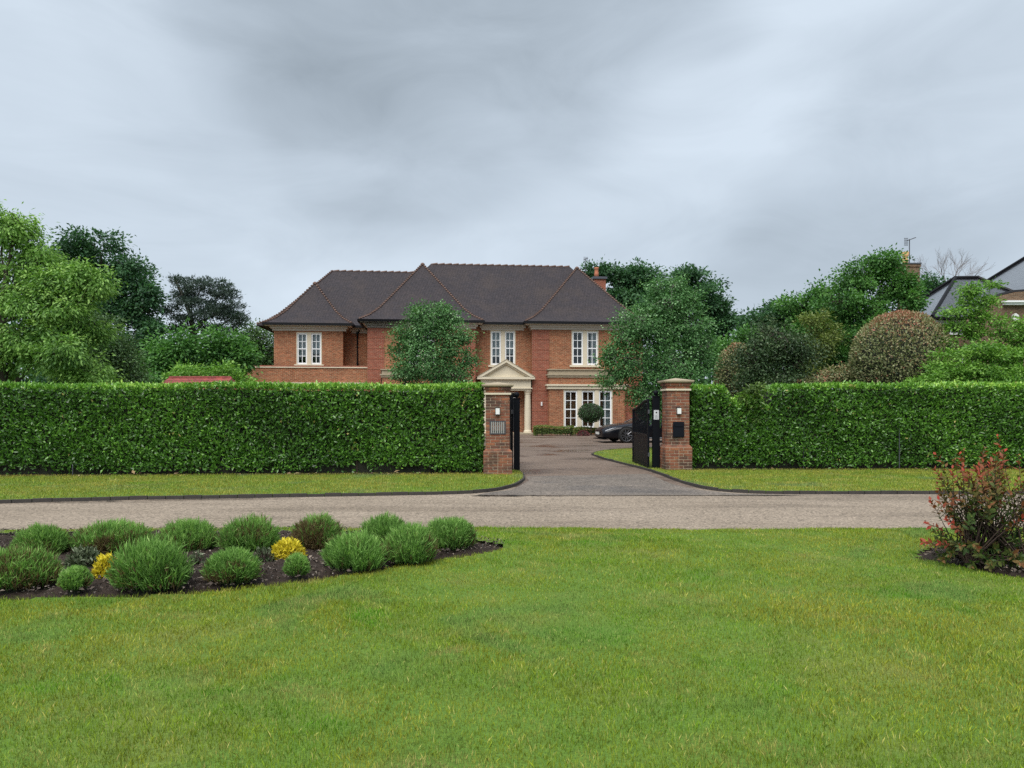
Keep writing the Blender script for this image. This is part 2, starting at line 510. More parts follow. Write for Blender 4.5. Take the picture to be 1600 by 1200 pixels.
def crown_leaves(lobes, n, cr, L, W, droop=0.25, shell=0.55, per=26, flat=0.65, ragged=0.12, rng=None):
    """leaf bases, directions, normals, tints and cluster centres for a crown made of lobes (centre, radii)"""
    rng = rng or RNG
    wts = np.array([(l[1][0] * l[1][2]) ** 0.9 for l in lobes])
    wts /= wts.sum()
    cs, ds, ns, ts, cl = [], [], [], [], []
    for (c, r), w in zip(lobes, wts):
        k = max(5, int(n * w / per))
        dv = unit(rng.normal(size=(k, 3)))
        rad = (shell + (1 - shell) * rng.random(k) ** 0.6) * (1 + rng.normal(size=k) * ragged)
        cc = np.array(c)[None] + dv * np.array(r)[None] * rad[:, None]
        sz = cr * (0.65 + 0.7 * rng.random(k))
        tt = np.clip(rng.normal(0.5, 0.22, k) + 0.10 * dv[:, 2], 0, 1)
        cl.append(cc)
        m = rng.poisson(per, k)
        idx = np.repeat(np.arange(k), m)
        off = rng.normal(size=(len(idx), 3)) * sz[idx][:, None] * np.array([0.6, 0.6, 0.6 * flat])
        cs.append(cc[idx] + off)
        dd = unit(off) * 0.8 + dv[idx] * 0.5 + rng.normal(size=(len(idx), 3)) * 0.4
        dd[:, 2] -= droop
        ds.append(dd)
        nn = rng.normal(size=(len(idx), 3)) * 0.6 + dv[idx] * 0.5
        nn[:, 2] += 0.7
        ns.append(nn)
        ts.append(tt[idx] + rng.normal(size=len(idx)) * 0.13)
    c = np.concatenate(cs)
    k = len(c)
    return c, np.concatenate(ds), np.concatenate(ns), L * (0.7 + 0.6 * rng.random(k)), W * (0.7 + 0.6 * rng.random(k)), np.concatenate(ts), np.concatenate(cl)

def tree(name, label, Y, base, lobes_px, mat, n=9000, cr=0.45, L=0.2, W=0.11, trunk_r=0.22, bark='bark', droop=0.25, shell=0.5,
         per=26, flat=0.65, ragged=0.12, cat='tree', group=None, depth=0.9, seed=1, twigs=0.35, crown_name='crown', sub=6):
    """a tree or shrub: base pixel column, lobes (px, py, rx_px, ry_px, extra depth) turned into real ellipsoids at distance Y"""
    rng = np.random.default_rng(seed)
    loc = Vector(((base - HX) / F * Y, Y, 0))
    root = empty(name, loc)
    tag(root, label, cat, group)
    lobes = []
    for px, py, rx, ry, dy in lobes_px:
        c = P(px, py, Y) - loc
        c.y += dy
        g_ = 1.10 if sub else 1.0
        lobes.append((tuple(c), (g_ * rx * Y / F, g_ * rx * Y / F * depth, g_ * ry * Y / F)))
    leafy = []
    for cc, rr in lobes:
        leafy.append((tuple(np.array(cc) - np.array([0, 0, rr[2] * 0.1])), tuple(np.array(rr) * 0.72)))
        for _ in range(sub):
            dv = unit(rng.normal(size=(1, 3)))[0]
            dv[2] = dv[2] * 0.8 + 0.15
            q = rng.uniform(0.30, 0.48)
            leafy.append((tuple(np.array(cc) + dv * np.array(rr) * (1.0 - q * 0.75)), tuple(np.array(rr) * q * np.array([1.1, 1.1, 0.85]))))
    c, d, nn, LL, WW, tt, cl = crown_leaves(leafy if sub else lobes, n, cr, L, W, droop, shell, per, flat, ragged, rng)
    keep = c[:, 2] > 0.05
    c, d, nn, LL, WW, tt = c[keep], d[keep], nn[keep], LL[keep], WW[keep], tt[keep]
    o = link(crown_name, leaf_mesh(crown_name, c, d, nn, LL, WW, tt, mat), root)
    o['kind'] = 'stuff'
    # trunk, limbs to each lobe, twigs to some of the clumps
    mb = MB()
    zs = [l[0][2] for l in lobes]
    top = max(lobes, key=lambda l: l[0][2])
    th = max(0.5, top[0][2])
    tx, ty = top[0][0], top[0][1]
    def tp(f):
        w = 0.06 * th * math.sin(f * 5 + seed)
        return Vector((tx * f * f + w * 0.5, ty * f * f + w * 0.3, th * f))
    K = 9
    mb.tube([tp(i / K) for i in range(K + 1)], [trunk_r * (1.25 if i == 0 else 1) * (1 - 0.82 * i / K) for i in range(K + 1)], 8)
    for (cc, rr) in lobes:
        cc = Vector(cc)
        f = min(0.92, max(0.12, (cc.z - rr[2] * 0.7) / th * 0.85))
        a = tp(f)
        r0 = trunk_r * (1 - 0.82 * f) * 0.62
        b = cc + Vector((0, 0, rr[2] * 0.35))
        mid = a.lerp(b, 0.5) + Vector((rng.normal() * 0.1, rng.normal() * 0.1, -0.08 * (b - a).length))
        mb.tube([a, a.lerp(mid, 0.5) - Vector((0, 0, 0.03)), mid, mid.lerp(b, 0.55), b], [r0, r0 * 0.8, r0 * 0.6, r0 * 0.4, r0 * 0.15], 6)
    cen = np.array([l[0] for l in lobes])
    for q in cl[rng.random(len(cl)) < twigs]:
        if q[2] < 0.3:
            continue
        j = int(np.argmin(((cen - q) ** 2).sum(1)))
        a = Vector(lobes[j][0]) + Vector(rng.normal(size=3) * 0.2) * min(lobes[j][1])
        b = Vector(q)
        r0 = min(0.035, trunk_r * 0.14)
        m_ = a.lerp(b, 0.5) + Vector(rng.normal(size=3) * 0.08)
        mb.tube([a, m_, b], [r0, r0 * 0.6, r0 * 0.2], 4, False)
    mb.build('trunk', M[bark], root, True)
    return root

def surface_leaves(name, pts, nrm, mat, L, W, tint, parent, up=0.4, out=0.55, rng=None, jitter=0.6):
    """clipped foliage: leaves sitting on a surface, pointing up and outwards"""
    rng = rng or RNG
    k = len(pts)
    d = rng.normal(size=(k, 3)) * jitter + nrm * out
    d[:, 2] += up
    nn = nrm + rng.normal(size=(k, 3)) * 0.55
    nn[:, 2] += 0.35
    o = link(name, leaf_mesh(name, pts, d, nn, L * (0.65 + 0.7 * rng.random(k)), W * (0.65 + 0.7 * rng.random(k)), tint, mat), parent)
    o['kind'] = 'stuff'
    return o

def vnoise(p, scale, seed=0):
    """cheap smooth noise on points (sum of sines), about -1..1"""
    r = np.random.default_rng(seed)
    out = np.zeros(len(p))
    for i in range(6):
        k = r.normal(size=p.shape[1]) * scale * (1 + i * 0.5)
        out += np.sin(p @ k + r.random() * 6.28) / (1 + i * 0.4)
    return out / 2.6

# ================================================================ the ground, the road, the drive
def smooth_line(pts, k=6):
    """Catmull-Rom through 2-D or 3-D points"""
    pts = [Vector(p) for p in pts]
    out = []
    for i in range(len(pts) - 1):
        p0, p1, p2, p3 = pts[max(i - 1, 0)], pts[i], pts[i + 1], pts[min(i + 2, len(pts) - 1)]
        for j in range(k):
            t = j / k
            out.append(0.5 * ((2 * p1) + (p2 - p0) * t + (2 * p0 - 5 * p1 + 4 * p2 - p3) * t * t + (3 * p1 - p0 - 3 * p2 + p3) * t ** 3))
    out.append(pts[-1])
    return out
def in_poly(x, y, poly):
    x, y = np.asarray(x), np.asarray(y)
    r = np.zeros(x.shape, bool)
    n = len(poly)
    for i in range(n):
        x1, y1 = poly[i]
        x2, y2 = poly[(i + 1) % n]
        if abs(y1 - y2) < 1e-12:
            continue
        c = ((y1 > y) != (y2 > y)) & (x < (x2 - x1) * (y - y1) / (y2 - y1) + x1)
        r ^= c
    return r
def sheet(name, poly, z, mat, thick=0.0, kind='structure'):
    mb = MB()
    if thick:
        mb.prism(poly, z - thick, z)
    else:
        mb.add([(x, y, z) for x, y in poly], [tuple(range(len(poly)))])
    o = mb.build(name, mat)
    o['kind'] = kind
    return o

gmb = MB()
gmb.quad((-500, -120, -0.03), (500, -120, -0.03), (500, 700, -0.03), (-500, 700, -0.03))
tag(gmb.build('ground', M['field']), kind='structure')

near_px = [(-500, 842), (-250, 838), (0, 833.5), (200, 830), (500, 827), (790, 825.5), (1000, 826.5), (1200, 828.5), (1450, 830), (1700, 829), (2100, 828)]
near_edge = [(G(*p).x, G(*p).y) for p in near_px]
near_edge = [(p.x, p.y) for p in smooth_line([(x, y) for x, y in near_edge])]
left_kerb_px = [(-700, 806), (-300, 795), (0, 786.5), (100, 783.5), (200, 781), (400, 777.5), (600, 774.3), (700, 772.3), (750, 770), (785, 765), (808, 757.5), (817.5, 750), (816, 743), (808, 736.5)]
left_kerb = [(p.x, p.y) for p in smooth_line([(G(*q).x, G(*q).y) for q in left_kerb_px])]
right_kerb_px = [(926, 711.5), (950, 719.5), (985, 728.5), (1012, 735.5), (1035, 743), (1058, 752), (1088, 761), (1130, 768), (1200, 771.5), (1300, 772), (1450, 772), (1700, 772), (2200, 773)]
right_kerb = [(p.x, p.y) for p in smooth_line([(G(*q).x, G(*q).y) for q in right_kerb_px])]

# road: one sheet under everything else, wider than seen
sheet('road', [(-22, 7.5), (22, 7.5), (22, 15.5), (-22, 15.5)], 0.0, M['road'])
sheet('driveway', [(-2.0, 15.0), (9, 15.0), (13, 22), (17, 30), (17, 47.5), (-14, 47.5), (-14, 24), (-3, 20)], 0.006, M['drive'])
ap = [G(742, 774.5), G(760, 771), G(800, 766), G(826, 752), G(822, 745), G(1012, 741), G(1050, 757), G(1090, 766), G(1150, 772.3), G(1260, 774.6)]
sheet('driveway_apron', [(p.x, p.y) for p in ap], 0.011, M['apron'])
# joint between drive and road: flat dark strips coloured as wet stains and joint shade
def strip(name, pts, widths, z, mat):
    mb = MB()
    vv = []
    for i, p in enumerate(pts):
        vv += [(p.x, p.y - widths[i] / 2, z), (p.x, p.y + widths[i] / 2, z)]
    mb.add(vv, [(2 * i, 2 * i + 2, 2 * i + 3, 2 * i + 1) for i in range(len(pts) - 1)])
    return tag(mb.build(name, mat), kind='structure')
def wet_shade_line(x0, x1, y0, y1, wmax, seed, wmin=0.02):
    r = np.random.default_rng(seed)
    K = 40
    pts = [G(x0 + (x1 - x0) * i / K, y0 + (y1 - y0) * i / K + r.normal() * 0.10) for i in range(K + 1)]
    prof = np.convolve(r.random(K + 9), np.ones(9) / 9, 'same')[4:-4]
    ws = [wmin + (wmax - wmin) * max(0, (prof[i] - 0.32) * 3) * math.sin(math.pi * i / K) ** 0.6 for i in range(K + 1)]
    strip('wet_shade_joint', pts, ws, 0.016, M['wetshade'])  # shade of the joint is painted into this dark colour, along with wet stains
wet_shade_line(735, 821, 775.2, 775.4, 0.17, 5, 0.03)
wet_shade_line(829, 880, 775.0, 775.6, 0.13, 8, 0.03)
wet_shade_line(880, 1345, 775.6, 774.6, 0.03, 9, 0.022)
wet_shade_line(70, 190, 785.8, 783.6, 0.16, 11, 0.02)
wet_shade_line(225, 470, 782.0, 778.6, 0.07, 12, 0.015)

def kerb(name, line, w, z, inward):
    """a low run of dark kerb stones, 0.6 m each, with open joints; inward = +1/-1 says on which side of the line the stone lies"""
    pts = [Vector((x, y)) for x, y in line]
    cum = [0.0]
    for a, b in zip(pts, pts[1:]):
        cum.append(cum[-1] + (b - a).length)
    def at(s):
        s = max(0, min(cum[-1], s))
        for i in range(len(cum) - 1):
            if s <= cum[i + 1]:
                t = (s - cum[i]) / max(1e-9, cum[i + 1] - cum[i])
                return pts[i].lerp(pts[i + 1], t), (pts[i + 1] - pts[i]).normalized()
    mb = MB()
    r = np.random.default_rng(3)
    s, step = 0.0, 0.3
    while s < cum[-1] - 0.02:
        e_ = min(s + step, cum[-1])
        (p0, d0), (p1, d1) = at(s + 0.006), at(e_ - 0.006)
        n0 = Vector((-d0.y, d0.x)) * inward
        n1 = Vector((-d1.y, d1.x)) * inward
        zz = z + r.normal() * 0.004
        q = [p0 - n0 * (w - 0.015), p1 - n1 * (w - 0.015), p1 + n1 * 0.015, p0 + n0 * 0.015]
        if inward < 0:
            q = q[::-1]
        mb.prism([(k.x, k.y) for k in q], -0.02, zz)
        s = e_
    return tag(mb.build(name, M['kerb']), kind='structure')
kerb('kerb_left', left_kerb, 0.05, 0.060, 1)
kerb('kerb_right', right_kerb, 0.05, 0.060, 1)

verge_l = left_kerb + [(-0.05, 18.6), (-0.6, 19.6), (-20, 19.0)]
verge_r = [p for p in right_kerb if p[1] < 19.0] + [(26, 22), (4.6, 22), (3.9, 19.4)]
isl_top = [(p.x, p.y) for p in smooth_line([(G(*q).x, G(*q).y) for q in [(926, 711.5), (938, 706.5), (985, 702.5), (1060, 700)]])]
isl = isl_top + [(9.5, 27), (8.0, 21)] + [p for p in right_kerb if p[1] >= 18.9][::-1]
def inset_lift(name, poly, z, mat):
    return sheet(name, poly, z, mat, 0.08)
inset_lift('grass_verge_left', verge_l, 0.055, M['turf'])
inset_lift('grass_verge_right', verge_r, 0.056, M['turf'])
inset_lift('drive_lawn', isl, 0.05, M['turf'])
kerb('kerb_drive_lawn', isl_top, 0.06, 0.06, -1)

lawn_poly = [(-14, -3), (14, -3)] + [(x, y) for x, y in near_edge[::-1] if -14 < x < 14]
# planting beds cut into the lawn
bed_l_px = [(-260, 838), (-60, 838), (0, 838.5), (150, 837), (420, 834), (600, 838), (700, 846), (755, 851), (788, 858), (780, 866), (740, 874), (650, 888), (560, 905), (440, 922), (330, 934), (200, 941), (100, 944), (0, 945), (-150, 944), (-300, 940)]
bed_l = [(p.x, p.y) for p in smooth_line([(G(*q).x, G(*q).y) for q in bed_l_px], 4)]
bed_r_px = [(1900, 862), (1700, 858), (1600, 857), (1530, 857), (1470, 860), (1438, 866), (1432, 873), (1445, 880), (1480, 888), (1530, 899), (1570, 907), (1610, 914), (1700, 925), (1900, 935)]
bed_r = [(p.x, p.y) for p in smooth_line([(G(*q).x, G(*q).y) for q in bed_r_px], 4)]

def grid_sheet(name, x0, x1, y0, y1, step, mat, zf, keep):
    nx, ny = int((x1 - x0) / step) + 1, int((y1 - y0) / step) + 1
    X, Y_ = np.meshgrid(np.linspace(x0, x1, nx), np.linspace(y0, y1, ny))
    Z = zf(X.ravel(), Y_.ravel())
    v = np.stack([X.ravel(), Y_.ravel(), Z], 1)
    i = (np.arange(ny - 1)[:, None] * nx + np.arange(nx - 1)[None]).ravel()
    cx, cy = v[i, 0] + step / 2, v[i, 1] + step / 2
    i = i[keep(cx, cy)]
    t = np.concatenate([np.stack([i, i + 1, i + nx + 1], 1), np.stack([i, i + nx + 1, i + nx], 1)])
    return link(name, tri_mesh(name, v, t, mat))
def lawn_z(x, y):
    return 0.045 + 0.022 * vnoise(np.stack([x, y], 1), 0.7, 4) + 0.008 * vnoise(np.stack([x, y], 1), 2.5, 5) - 0.03 * np.clip((y - 9.2) / 0.6, 0, 1)
lawn = grid_sheet('lawn', -14, 14, -3, 10.1, 0.10, M['turf'], lawn_z, lambda x, y: in_poly(x, y, lawn_poly) & ~in_poly(x, y, bed_l) & ~in_poly(x, y, bed_r))
lawn['kind'] = 'structure'
def soil_bed(name, poly, seed):
    xs, ys = [p[0] for p in poly], [p[1] for p in poly]
    cx, cy = np.array(xs), np.array(ys)
    def z(x, y):
        p = np.stack([x, y], 1)
        dist = np.full(len(x), 9.0)
        for a, b in zip(cx, cy):
            dist = np.minimum(dist, np.hypot(x - a, y - b))
        rise = np.clip(dist / 0.5, 0, 1)
        rr = np.random.default_rng(seed)
        return 0.0 + 0.09 * rise + 0.012 * vnoise(p, 6.0, seed) + 0.010 * rr.normal(size=len(x))
    o = grid_sheet(name, min(xs) - 0.05, max(xs) + 0.05, min(ys) - 0.05, max(ys) + 0.05, 0.045, M['soil'], z, lambda x, y: in_poly(x, y, poly))
    o['kind'] = 'structure'
    return o
def clip_poly(poly, x0, x1):
    return [(min(max(x, x0), x1), y) for x, y in poly]
bed_l_c, bed_r_c = clip_poly(bed_l, -11, 20), clip_poly(bed_r, -20, 9.5)
soil_bed('planting_bed_left', bed_l_c, 21)
soil_bed('planting_bed_right', bed_r_c, 22)
def scatter_in(poly, n, rng):
    xs, ys = [p[0] for p in poly], [p[1] for p in poly]
    x = rng.uniform(min(xs), max(xs), n * 4)
    y = rng.uniform(min(ys), max(ys), n * 4)
    k = in_poly(x, y, poly)
    return x[k][:n], y[k][:n]
def chips(name, poly, n, seed, label):
    rng = np.random.default_rng(seed)
    x, y = scatter_in(poly, n, rng)
    k = len(x)
    c = np.stack([x, y, 0.085 + 0.02 * rng.random(k)], 1)
    d = rng.normal(size=(k, 3))
    d[:, 2] *= 0.35
    nn = rng.normal(size=(k, 3)) * 0.4 + np.array([0, 0, 1.0])
    big = rng.random(k) ** 3
    o = link(name, leaf_mesh(name, c, d, nn, 0.02 + 0.035 * big, 0.012 + 0.02 * big, rng.random(k), M['chipleaf'], 0.4))
    tag(o, label, 'mulch', kind='stuff')
M['chipleaf'] = leaf_mat('bark mulch', [(0.0, (0.035, 0.022, 0.016)), (0.75, (0.085, 0.06, 0.045)), (0.9, (0.22, 0.17, 0.13)), (1.0, (0.42, 0.36, 0.30))], 0.9, 0.0)
chips('mulch_chips', bed_l_c, 9000, 31, 'bark and small stones scattered over the long lavender bed')
chips('mulch_chips', bed_r_c, 3500, 32, 'bark and small stones scattered under the red tipped shrub')

# grass blades
def grass_mat(name, green, lush, dry, dead):
    m, nt, b = new_mat(name)
    n = N(nt)
    geo = n.node('ShaderNodeNewGeometry').outputs['Position']
    at = n.node('ShaderNodeAttribute', attribute_name='tint').outputs['Fac']
    c = n.mix(n.ramp(n.noise(0.55, 5, 0.6, geo, 0.5), [(0.40, 0.0), (0.62, 1.0)]), green, dry)
    lu = n.ramp(n.noise(0.9, 3, 0.55, n.node('ShaderNodeVectorMath', {0: geo, 1: (7.3, 2.1, 0)}, operation='ADD').outputs[0], 0.4), [(0.56, 0.0), (0.68, 1.0)])
    c = n.mix(lu, c, lush)
    de = n.ramp(n.noise(1.1, 4, 0.6, n.node('ShaderNodeVectorMath', {0: geo, 1: (-4.3, 9.1, 0)}, operation='ADD').outputs[0], 0.6), [(0.60, 0.0), (0.72, 0.75)])
    bl = n.ramp(n.noise(0.75, 3, 0.6, n.node('ShaderNodeVectorMath', {0: geo, 1: (3.7, -6.1, 0)}, operation='ADD').outputs[0], 0.7), [(0.57, 0.0), (0.66, 0.7)])
    c = n.mix(bl, c, (green[0] * 0.75, green[1] * 0.85, green[2] * 3.2))
    c = n.mix(de, c, dead)
    c = n.mix(n.ramp(at, [(0.86, 0.0), (1.0, 0.8)]), c, dead)
    c = n.mix(1.0, c, n.ramp(n.noise(3.5, 4, 0.7, geo, 0.3), [(0.32, 0.74), (0.5, 1.0), (0.68, 1.24)]), 'MULTIPLY')
    st = n.ramp(n.noise(2.3, 3, 0.6, n.node('ShaderNodeVectorMath', {0: geo, 1: (11.0, 5.0, 0)}, operation='ADD').outputs[0], 0.5), [(0.55, 0.0), (0.70, 0.45)])
    c = n.mix(st, c, dead)
    c = n.mix(1.0, c, n.ramp(at, [(0.0, 0.5), (0.5, 1.0), (0.86, 1.42), (1.0, 1.4)]), 'MULTIPLY')
    nt.nodes.remove(b)
    df = n.node('ShaderNodeBsdfDiffuse', {'Color': c})
    tr = n.node('ShaderNodeBsdfTranslucent')
    n.link(c, tr.inputs['Color'])
    mx = n.node('ShaderNodeMixShader', {0: 0.3})
    n.link(df.outputs[0], mx.inputs[1])
    n.link(tr.outputs[0], mx.inputs[2])
    n.link(mx.outputs[0], nt.nodes['Material Output'].inputs[0])
    return m
M['grass'] = grass_mat('lawn grass', (0.188, 0.305, 0.026), (0.120, 0.285, 0.018), (0.325, 0.340, 0.040), (0.50, 0.41, 0.16))
M['verge'] = grass_mat('verge grass', (0.255, 0.315, 0.040), (0.200, 0.315, 0.036), (0.360, 0.340, 0.060), (0.50, 0.42, 0.16))
def grass(name, x, y, z, h, w, seed, label, lean=0.32, mat=None):
    rng = np.random.default_rng(seed)
    k = len(x)
    b0 = np.stack([x, y, z], 1)
    a = rng.random(k) * 2 * np.pi
    s = np.stack([np.cos(a), np.sin(a), np.zeros(k)], 1)
    l = np.stack([-np.sin(a), np.cos(a), np.zeros(k)], 1) * (rng.normal(size=k) * lean)[:, None]
    hh = (h * (0.55 + 0.75 * rng.random(k)))[:, None]
    ww = (w * (0.7 + 0.6 * rng.random(k)))[:, None]
    up = np.array([[0, 0, 1.0]])
    v = np.stack([b0 - s * ww / 2, b0 + s * ww / 2, b0 + up * hh * 0.55 + l * hh * 0.3 + s * ww * 0.35, b0 + up * hh + l * hh], 1).reshape(-1, 3)
    b = (np.arange(k) * 4)[:, None]
    t = np.concatenate([b + np.array([[0, 1, 2]]), b + np.array([[0, 2, 3]])], 1).reshape(-1, 3)
    o = link(name, tri_mesh(name, v, t, mat or M['grass'], np.repeat(rng.random(k), 4)))
    return tag(o, label, 'grass', kind='stuff')
def lawn_grass():
    rng = np.random.default_rng(77)
    XS, YS = [], []
    for y0, y1, dn in ((2.6, 3.6, 12000), (3.6, 4.6, 10200), (4.6, 6.0, 7800), (6.0, 7.6, 6000), (7.6, 9.0, 4900), (9.0, 10.0, 4400)):
        hw = 0.70 * y1 + 0.9
        k = int((y1 - y0) * 2 * hw * dn)
        XS.append(rng.uniform(-hw, hw, k))
        YS.append(rng.uniform(y0, y1, k))
        k2 = int((y1 - y0) * 4.0 * dn * 0.4)
        xx = rng.uniform(hw, hw + 2.0, k2) * np.where(rng.random(k2) < 0.5, -1, 1)
        XS.append(xx)
        YS.append(rng.uniform(y0, y1, k2))
    x, y = np.concatenate(XS), np.concatenate(YS)
    p = np.stack([x, y], 1)
    thin = vnoise(p, 2.2, 8) + vnoise(p, 0.9, 9)
    ok = in_poly(x, y + rng.normal(size=len(x)) * 0.015, lawn_poly) & ~in_poly(x, y - 0.01 + rng.normal(size=len(x)) * 0.03, bed_l) & ~in_poly(x, y + rng.normal(size=len(x)) * 0.02, bed_r) & (rng.random(len(x)) < 0.85 + 0.2 * thin)
    x, y, thin = x[ok], y[ok], thin[ok]
    h = 0.030 + 0.008 * vnoise(np.stack([x, y], 1), 1.4, 10)
    grass('grass_blades', x, y, lawn_z(x, y) - 0.004, h, 0.0016 + 0.00033 * y, 78, 'short green and yellowish grass covering the front lawn')
lawn_grass()
def verge_grass(poly, n, z, seed, label, box=None):
    rng = np.random.default_rng(seed)
    x, y = scatter_in([(min(max(a, -15), 16), b) for a, b in poly], n, rng)
    return grass('grass_blades', x, y, np.full(len(x), z), np.full(len(x), 0.038), 0.0078, seed + 1, label, mat=M['verge'])
verge_grass(left_kerb + [(-0.1, 18.3), (-0.8, 17.62), (-17, 16.75)], 85000, 0.052, 41, 'mown yellow green grass on the verge below the left hedge')
verge_grass([p for p in right_kerb if p[1] < 19.0] + [(20, 18.8), (4.5, 18.65), (4.0, 19.2)], 85000, 0.053, 43, 'mown yellow green grass on the verge below the right hedge')
verge_grass(isl, 26000, 0.047, 45, 'small patch of grass inside the gate beside the drive')

# ================================================================ the house
H_YAW = math.radians(6.0)
HC, HS = math.cos(H_YAW), math.sin(H_YAW)
HO = 44.8
def hp(px, v):
    t = (px - HX) / F
    return (t * (HO + v * HC) + v * HS) / (HC - t * HS)
def hz(py, u, v):
    return EYE + (HY - py) / F * (HO + u * HS + v * HC)
house = empty('brick_house', (0, HO, 0), H_YAW)
tag(house, 'large red brick house with dark hipped tile roof and cream portico behind the hedge', 'house')

def wall_open(mb, u0, u1, v, z0, z1, ops, depth=0.16):
    """front wall face at v with real openings (a, b, zlo, zhi) and their reveals"""
    us = sorted(set([u0, u1] + [q for o in ops for q in o[:2]]))
    zs = sorted(set([z0, z1] + [q for o in ops for q in o[2:]]))
    for a, b in zip(us, us[1:]):
        for c, d in zip(zs, zs[1:]):
            m, k = (a + b) / 2, (c + d) / 2
            if any(o[0] < m < o[1] and o[2] < k < o[3] for o in ops):
                continue
            mb.quad((a, v, c), (b, v, c), (b, v, d), (a, v, d))
    for a, b, c, d in ops:
        w = v + depth
        mb.quad((a, v, c), (a, v, d), (a, w, d), (a, w, c))
        mb.quad((b, v, c), (b, w, c), (b, w, d), (b, v, d))
        mb.quad((a, v, c), (a, w, c), (b, w, c), (b, v, c))
        mb.quad((a, v, d), (b, v, d), (b, w, d), (a, w, d))

PANES = {}
def window(u0, u1, z0, z1, v, lights, curtain='none', mull=0.24, sill=True, rows=4):
    """stone mullioned window of sash lights; parts: window (> sash_frame, pane, sill, curtain, interior)"""
    mb = MB()
    e_ = 0.05
    lw = ((u1 - u0) - 2 * e_ - (lights - 1) * mull) / lights
    mb.box(u0, u0 + e_, v - 0.01, v + 0.13, z0, z1)
    mb.box(u1 - e_, u1, v - 0.01, v + 0.13, z0, z1)
    mb.box(u0 + e_, u1 - e_, v - 0.008, v + 0.13, z1 - 0.06, z1)
    for i in range(1, lights):
        a = u0 + e_ + i * lw + (i - 1) * mull
        mb.box(a, a + mull, v - 0.03, v + 0.13, z0, z1 - 0.06)
    win = mb.build('window', M['stone'], house)
    if sill:
        MB().box(u0 - 0.12, u1 + 0.12, v - 0.10, v + 0.10, z0 - 0.12, z0 - 0.002).build('sill', M['stone'], win)
    for i in range(lights):
        a = u0 + e_ + i * (lw + mull)
        b = a + lw
        t, bar = 0.085, 0.036
        zt = z1 - 0.06
        zm = (z0 + zt) / 2
        f = MB()
        f.box(a + 0.002, a + t, v + 0.03, v + 0.10, z0, zt)
        f.box(b - t, b - 0.002, v + 0.03, v + 0.10, z0, zt)
        f.box(a + t, b - t, v + 0.032, v + 0.10, zt - t, zt - 0.002)
        f.box(a + t, b - t, v + 0.032, v + 0.10, z0 + 0.002, z0 + t * 1.3)
        f.box(a + t, b - t, v + 0.028, v + 0.10, zm - 0.03, zm + 0.03)
        uc = (a + b) / 2
        segs = [(z0 + t * 1.3, zm - 0.03), (zm + 0.03, zt - t)]
        for c, d in segs:
            f.box(uc - bar / 2, uc + bar / 2, v + 0.05, v + 0.085, c, d)
            for r in range(1, rows // 2):
                zz = c + (d - c) * r / (rows // 2)
                f.box(a + t, uc - bar / 2, v + 0.052, v + 0.083, zz - bar / 2, zz + bar / 2)
                f.box(uc + bar / 2, b - t, v + 0.052, v + 0.083, zz - bar / 2, zz + bar / 2)
        f.build('sash_frame', M['white'], win)
        for c, d in segs:
            hgt = (d - c) / (rows // 2)
            for r in range(rows // 2):
                for s0, s1 in ((a + t, uc - bar / 2), (uc + bar / 2, b - t)):
                    key = (round(s1 - s0, 3), round(hgt, 3))
                    if key not in PANES:
                        PANES[key] = MB().box(0, key[0], 0, 0.006, 0, key[1]).mesh('pane', M['glass'])
                    p = link('pane', PANES[key], win)
                    p.location = (s0, v + 0.066 + random.uniform(-0.002, 0.002), c + r * hgt)
                    p.rotation_euler = (random.uniform(-0.006, 0.006), 0, random.uniform(-0.008, 0.008))
        if curtain != 'none':
            cm = MB()
            def drape(x0, x1, zl):
                K = 14
                vv = []
                for q in range(K + 1):
                    x = x0 + (x1 - x0) * q / K
                    y = v + 0.24 + 0.03 * math.sin(q * 2.1 + i)
                    vv += [(x, y, zl), (x, y, z1)]
                cm.add(vv, [(2 * q, 2 * q + 2, 2 * q + 3, 2 * q + 1) for q in range(K)])
            if curtain == 'blind':
                drape(a, b, z0 + (z1 - z0) * (0.24 + 0.1 * i))
            elif curtain == 'sides':
                drape(a + (lw * 0.62 if i else 0), b - (0 if i else lw * 0.62), z0)
            elif curtain == 'right':
                if i == lights - 1:
                    drape(a + lw * 0.4, b, z0)
                else:
                    cm.box(a, a + 0.01, v + 0.24, v + 0.25, z0, z1)
            cm.build('curtain', M['curtain'], win)
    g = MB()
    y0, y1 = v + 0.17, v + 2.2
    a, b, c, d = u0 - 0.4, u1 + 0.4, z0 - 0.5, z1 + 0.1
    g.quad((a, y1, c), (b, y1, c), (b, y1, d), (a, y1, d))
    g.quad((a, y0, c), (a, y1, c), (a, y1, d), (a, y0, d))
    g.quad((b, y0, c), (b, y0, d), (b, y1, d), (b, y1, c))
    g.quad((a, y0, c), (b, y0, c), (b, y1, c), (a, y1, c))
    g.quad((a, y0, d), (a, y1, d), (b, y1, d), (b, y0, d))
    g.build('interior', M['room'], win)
    return win

EAVE = 6.62          # underside of the gutter
WT = 6.60            # wall tops
VC = 0.75            # recess of the centre
lw0, lw1 = hp(575, 0), hp(742, 0)
rw0, rw1 = hp(832, 0), hp(1003, 0)
# windows (u0, u1, z0, z1)
def wspec(p0, p1, ya, yb, v):
    a, b = hp(p0, v), hp(p1, v)
    m = (a + b) / 2
    return a, b, hz(yb, m, v), hz(ya, m, v)
w_l = wspec(638, 680, 516.5, 570.5, 0)
w_r = wspec(893, 935, 516.5, 570.5, 0)
w_c = wspec(766, 805.5, 516, 570.5, VC)
VB = 2.35            # front of the left block's projecting part
VBR = 3.5            # recessed part of the left block
w_b = wspec(463, 503, 519, 569.5, VB)

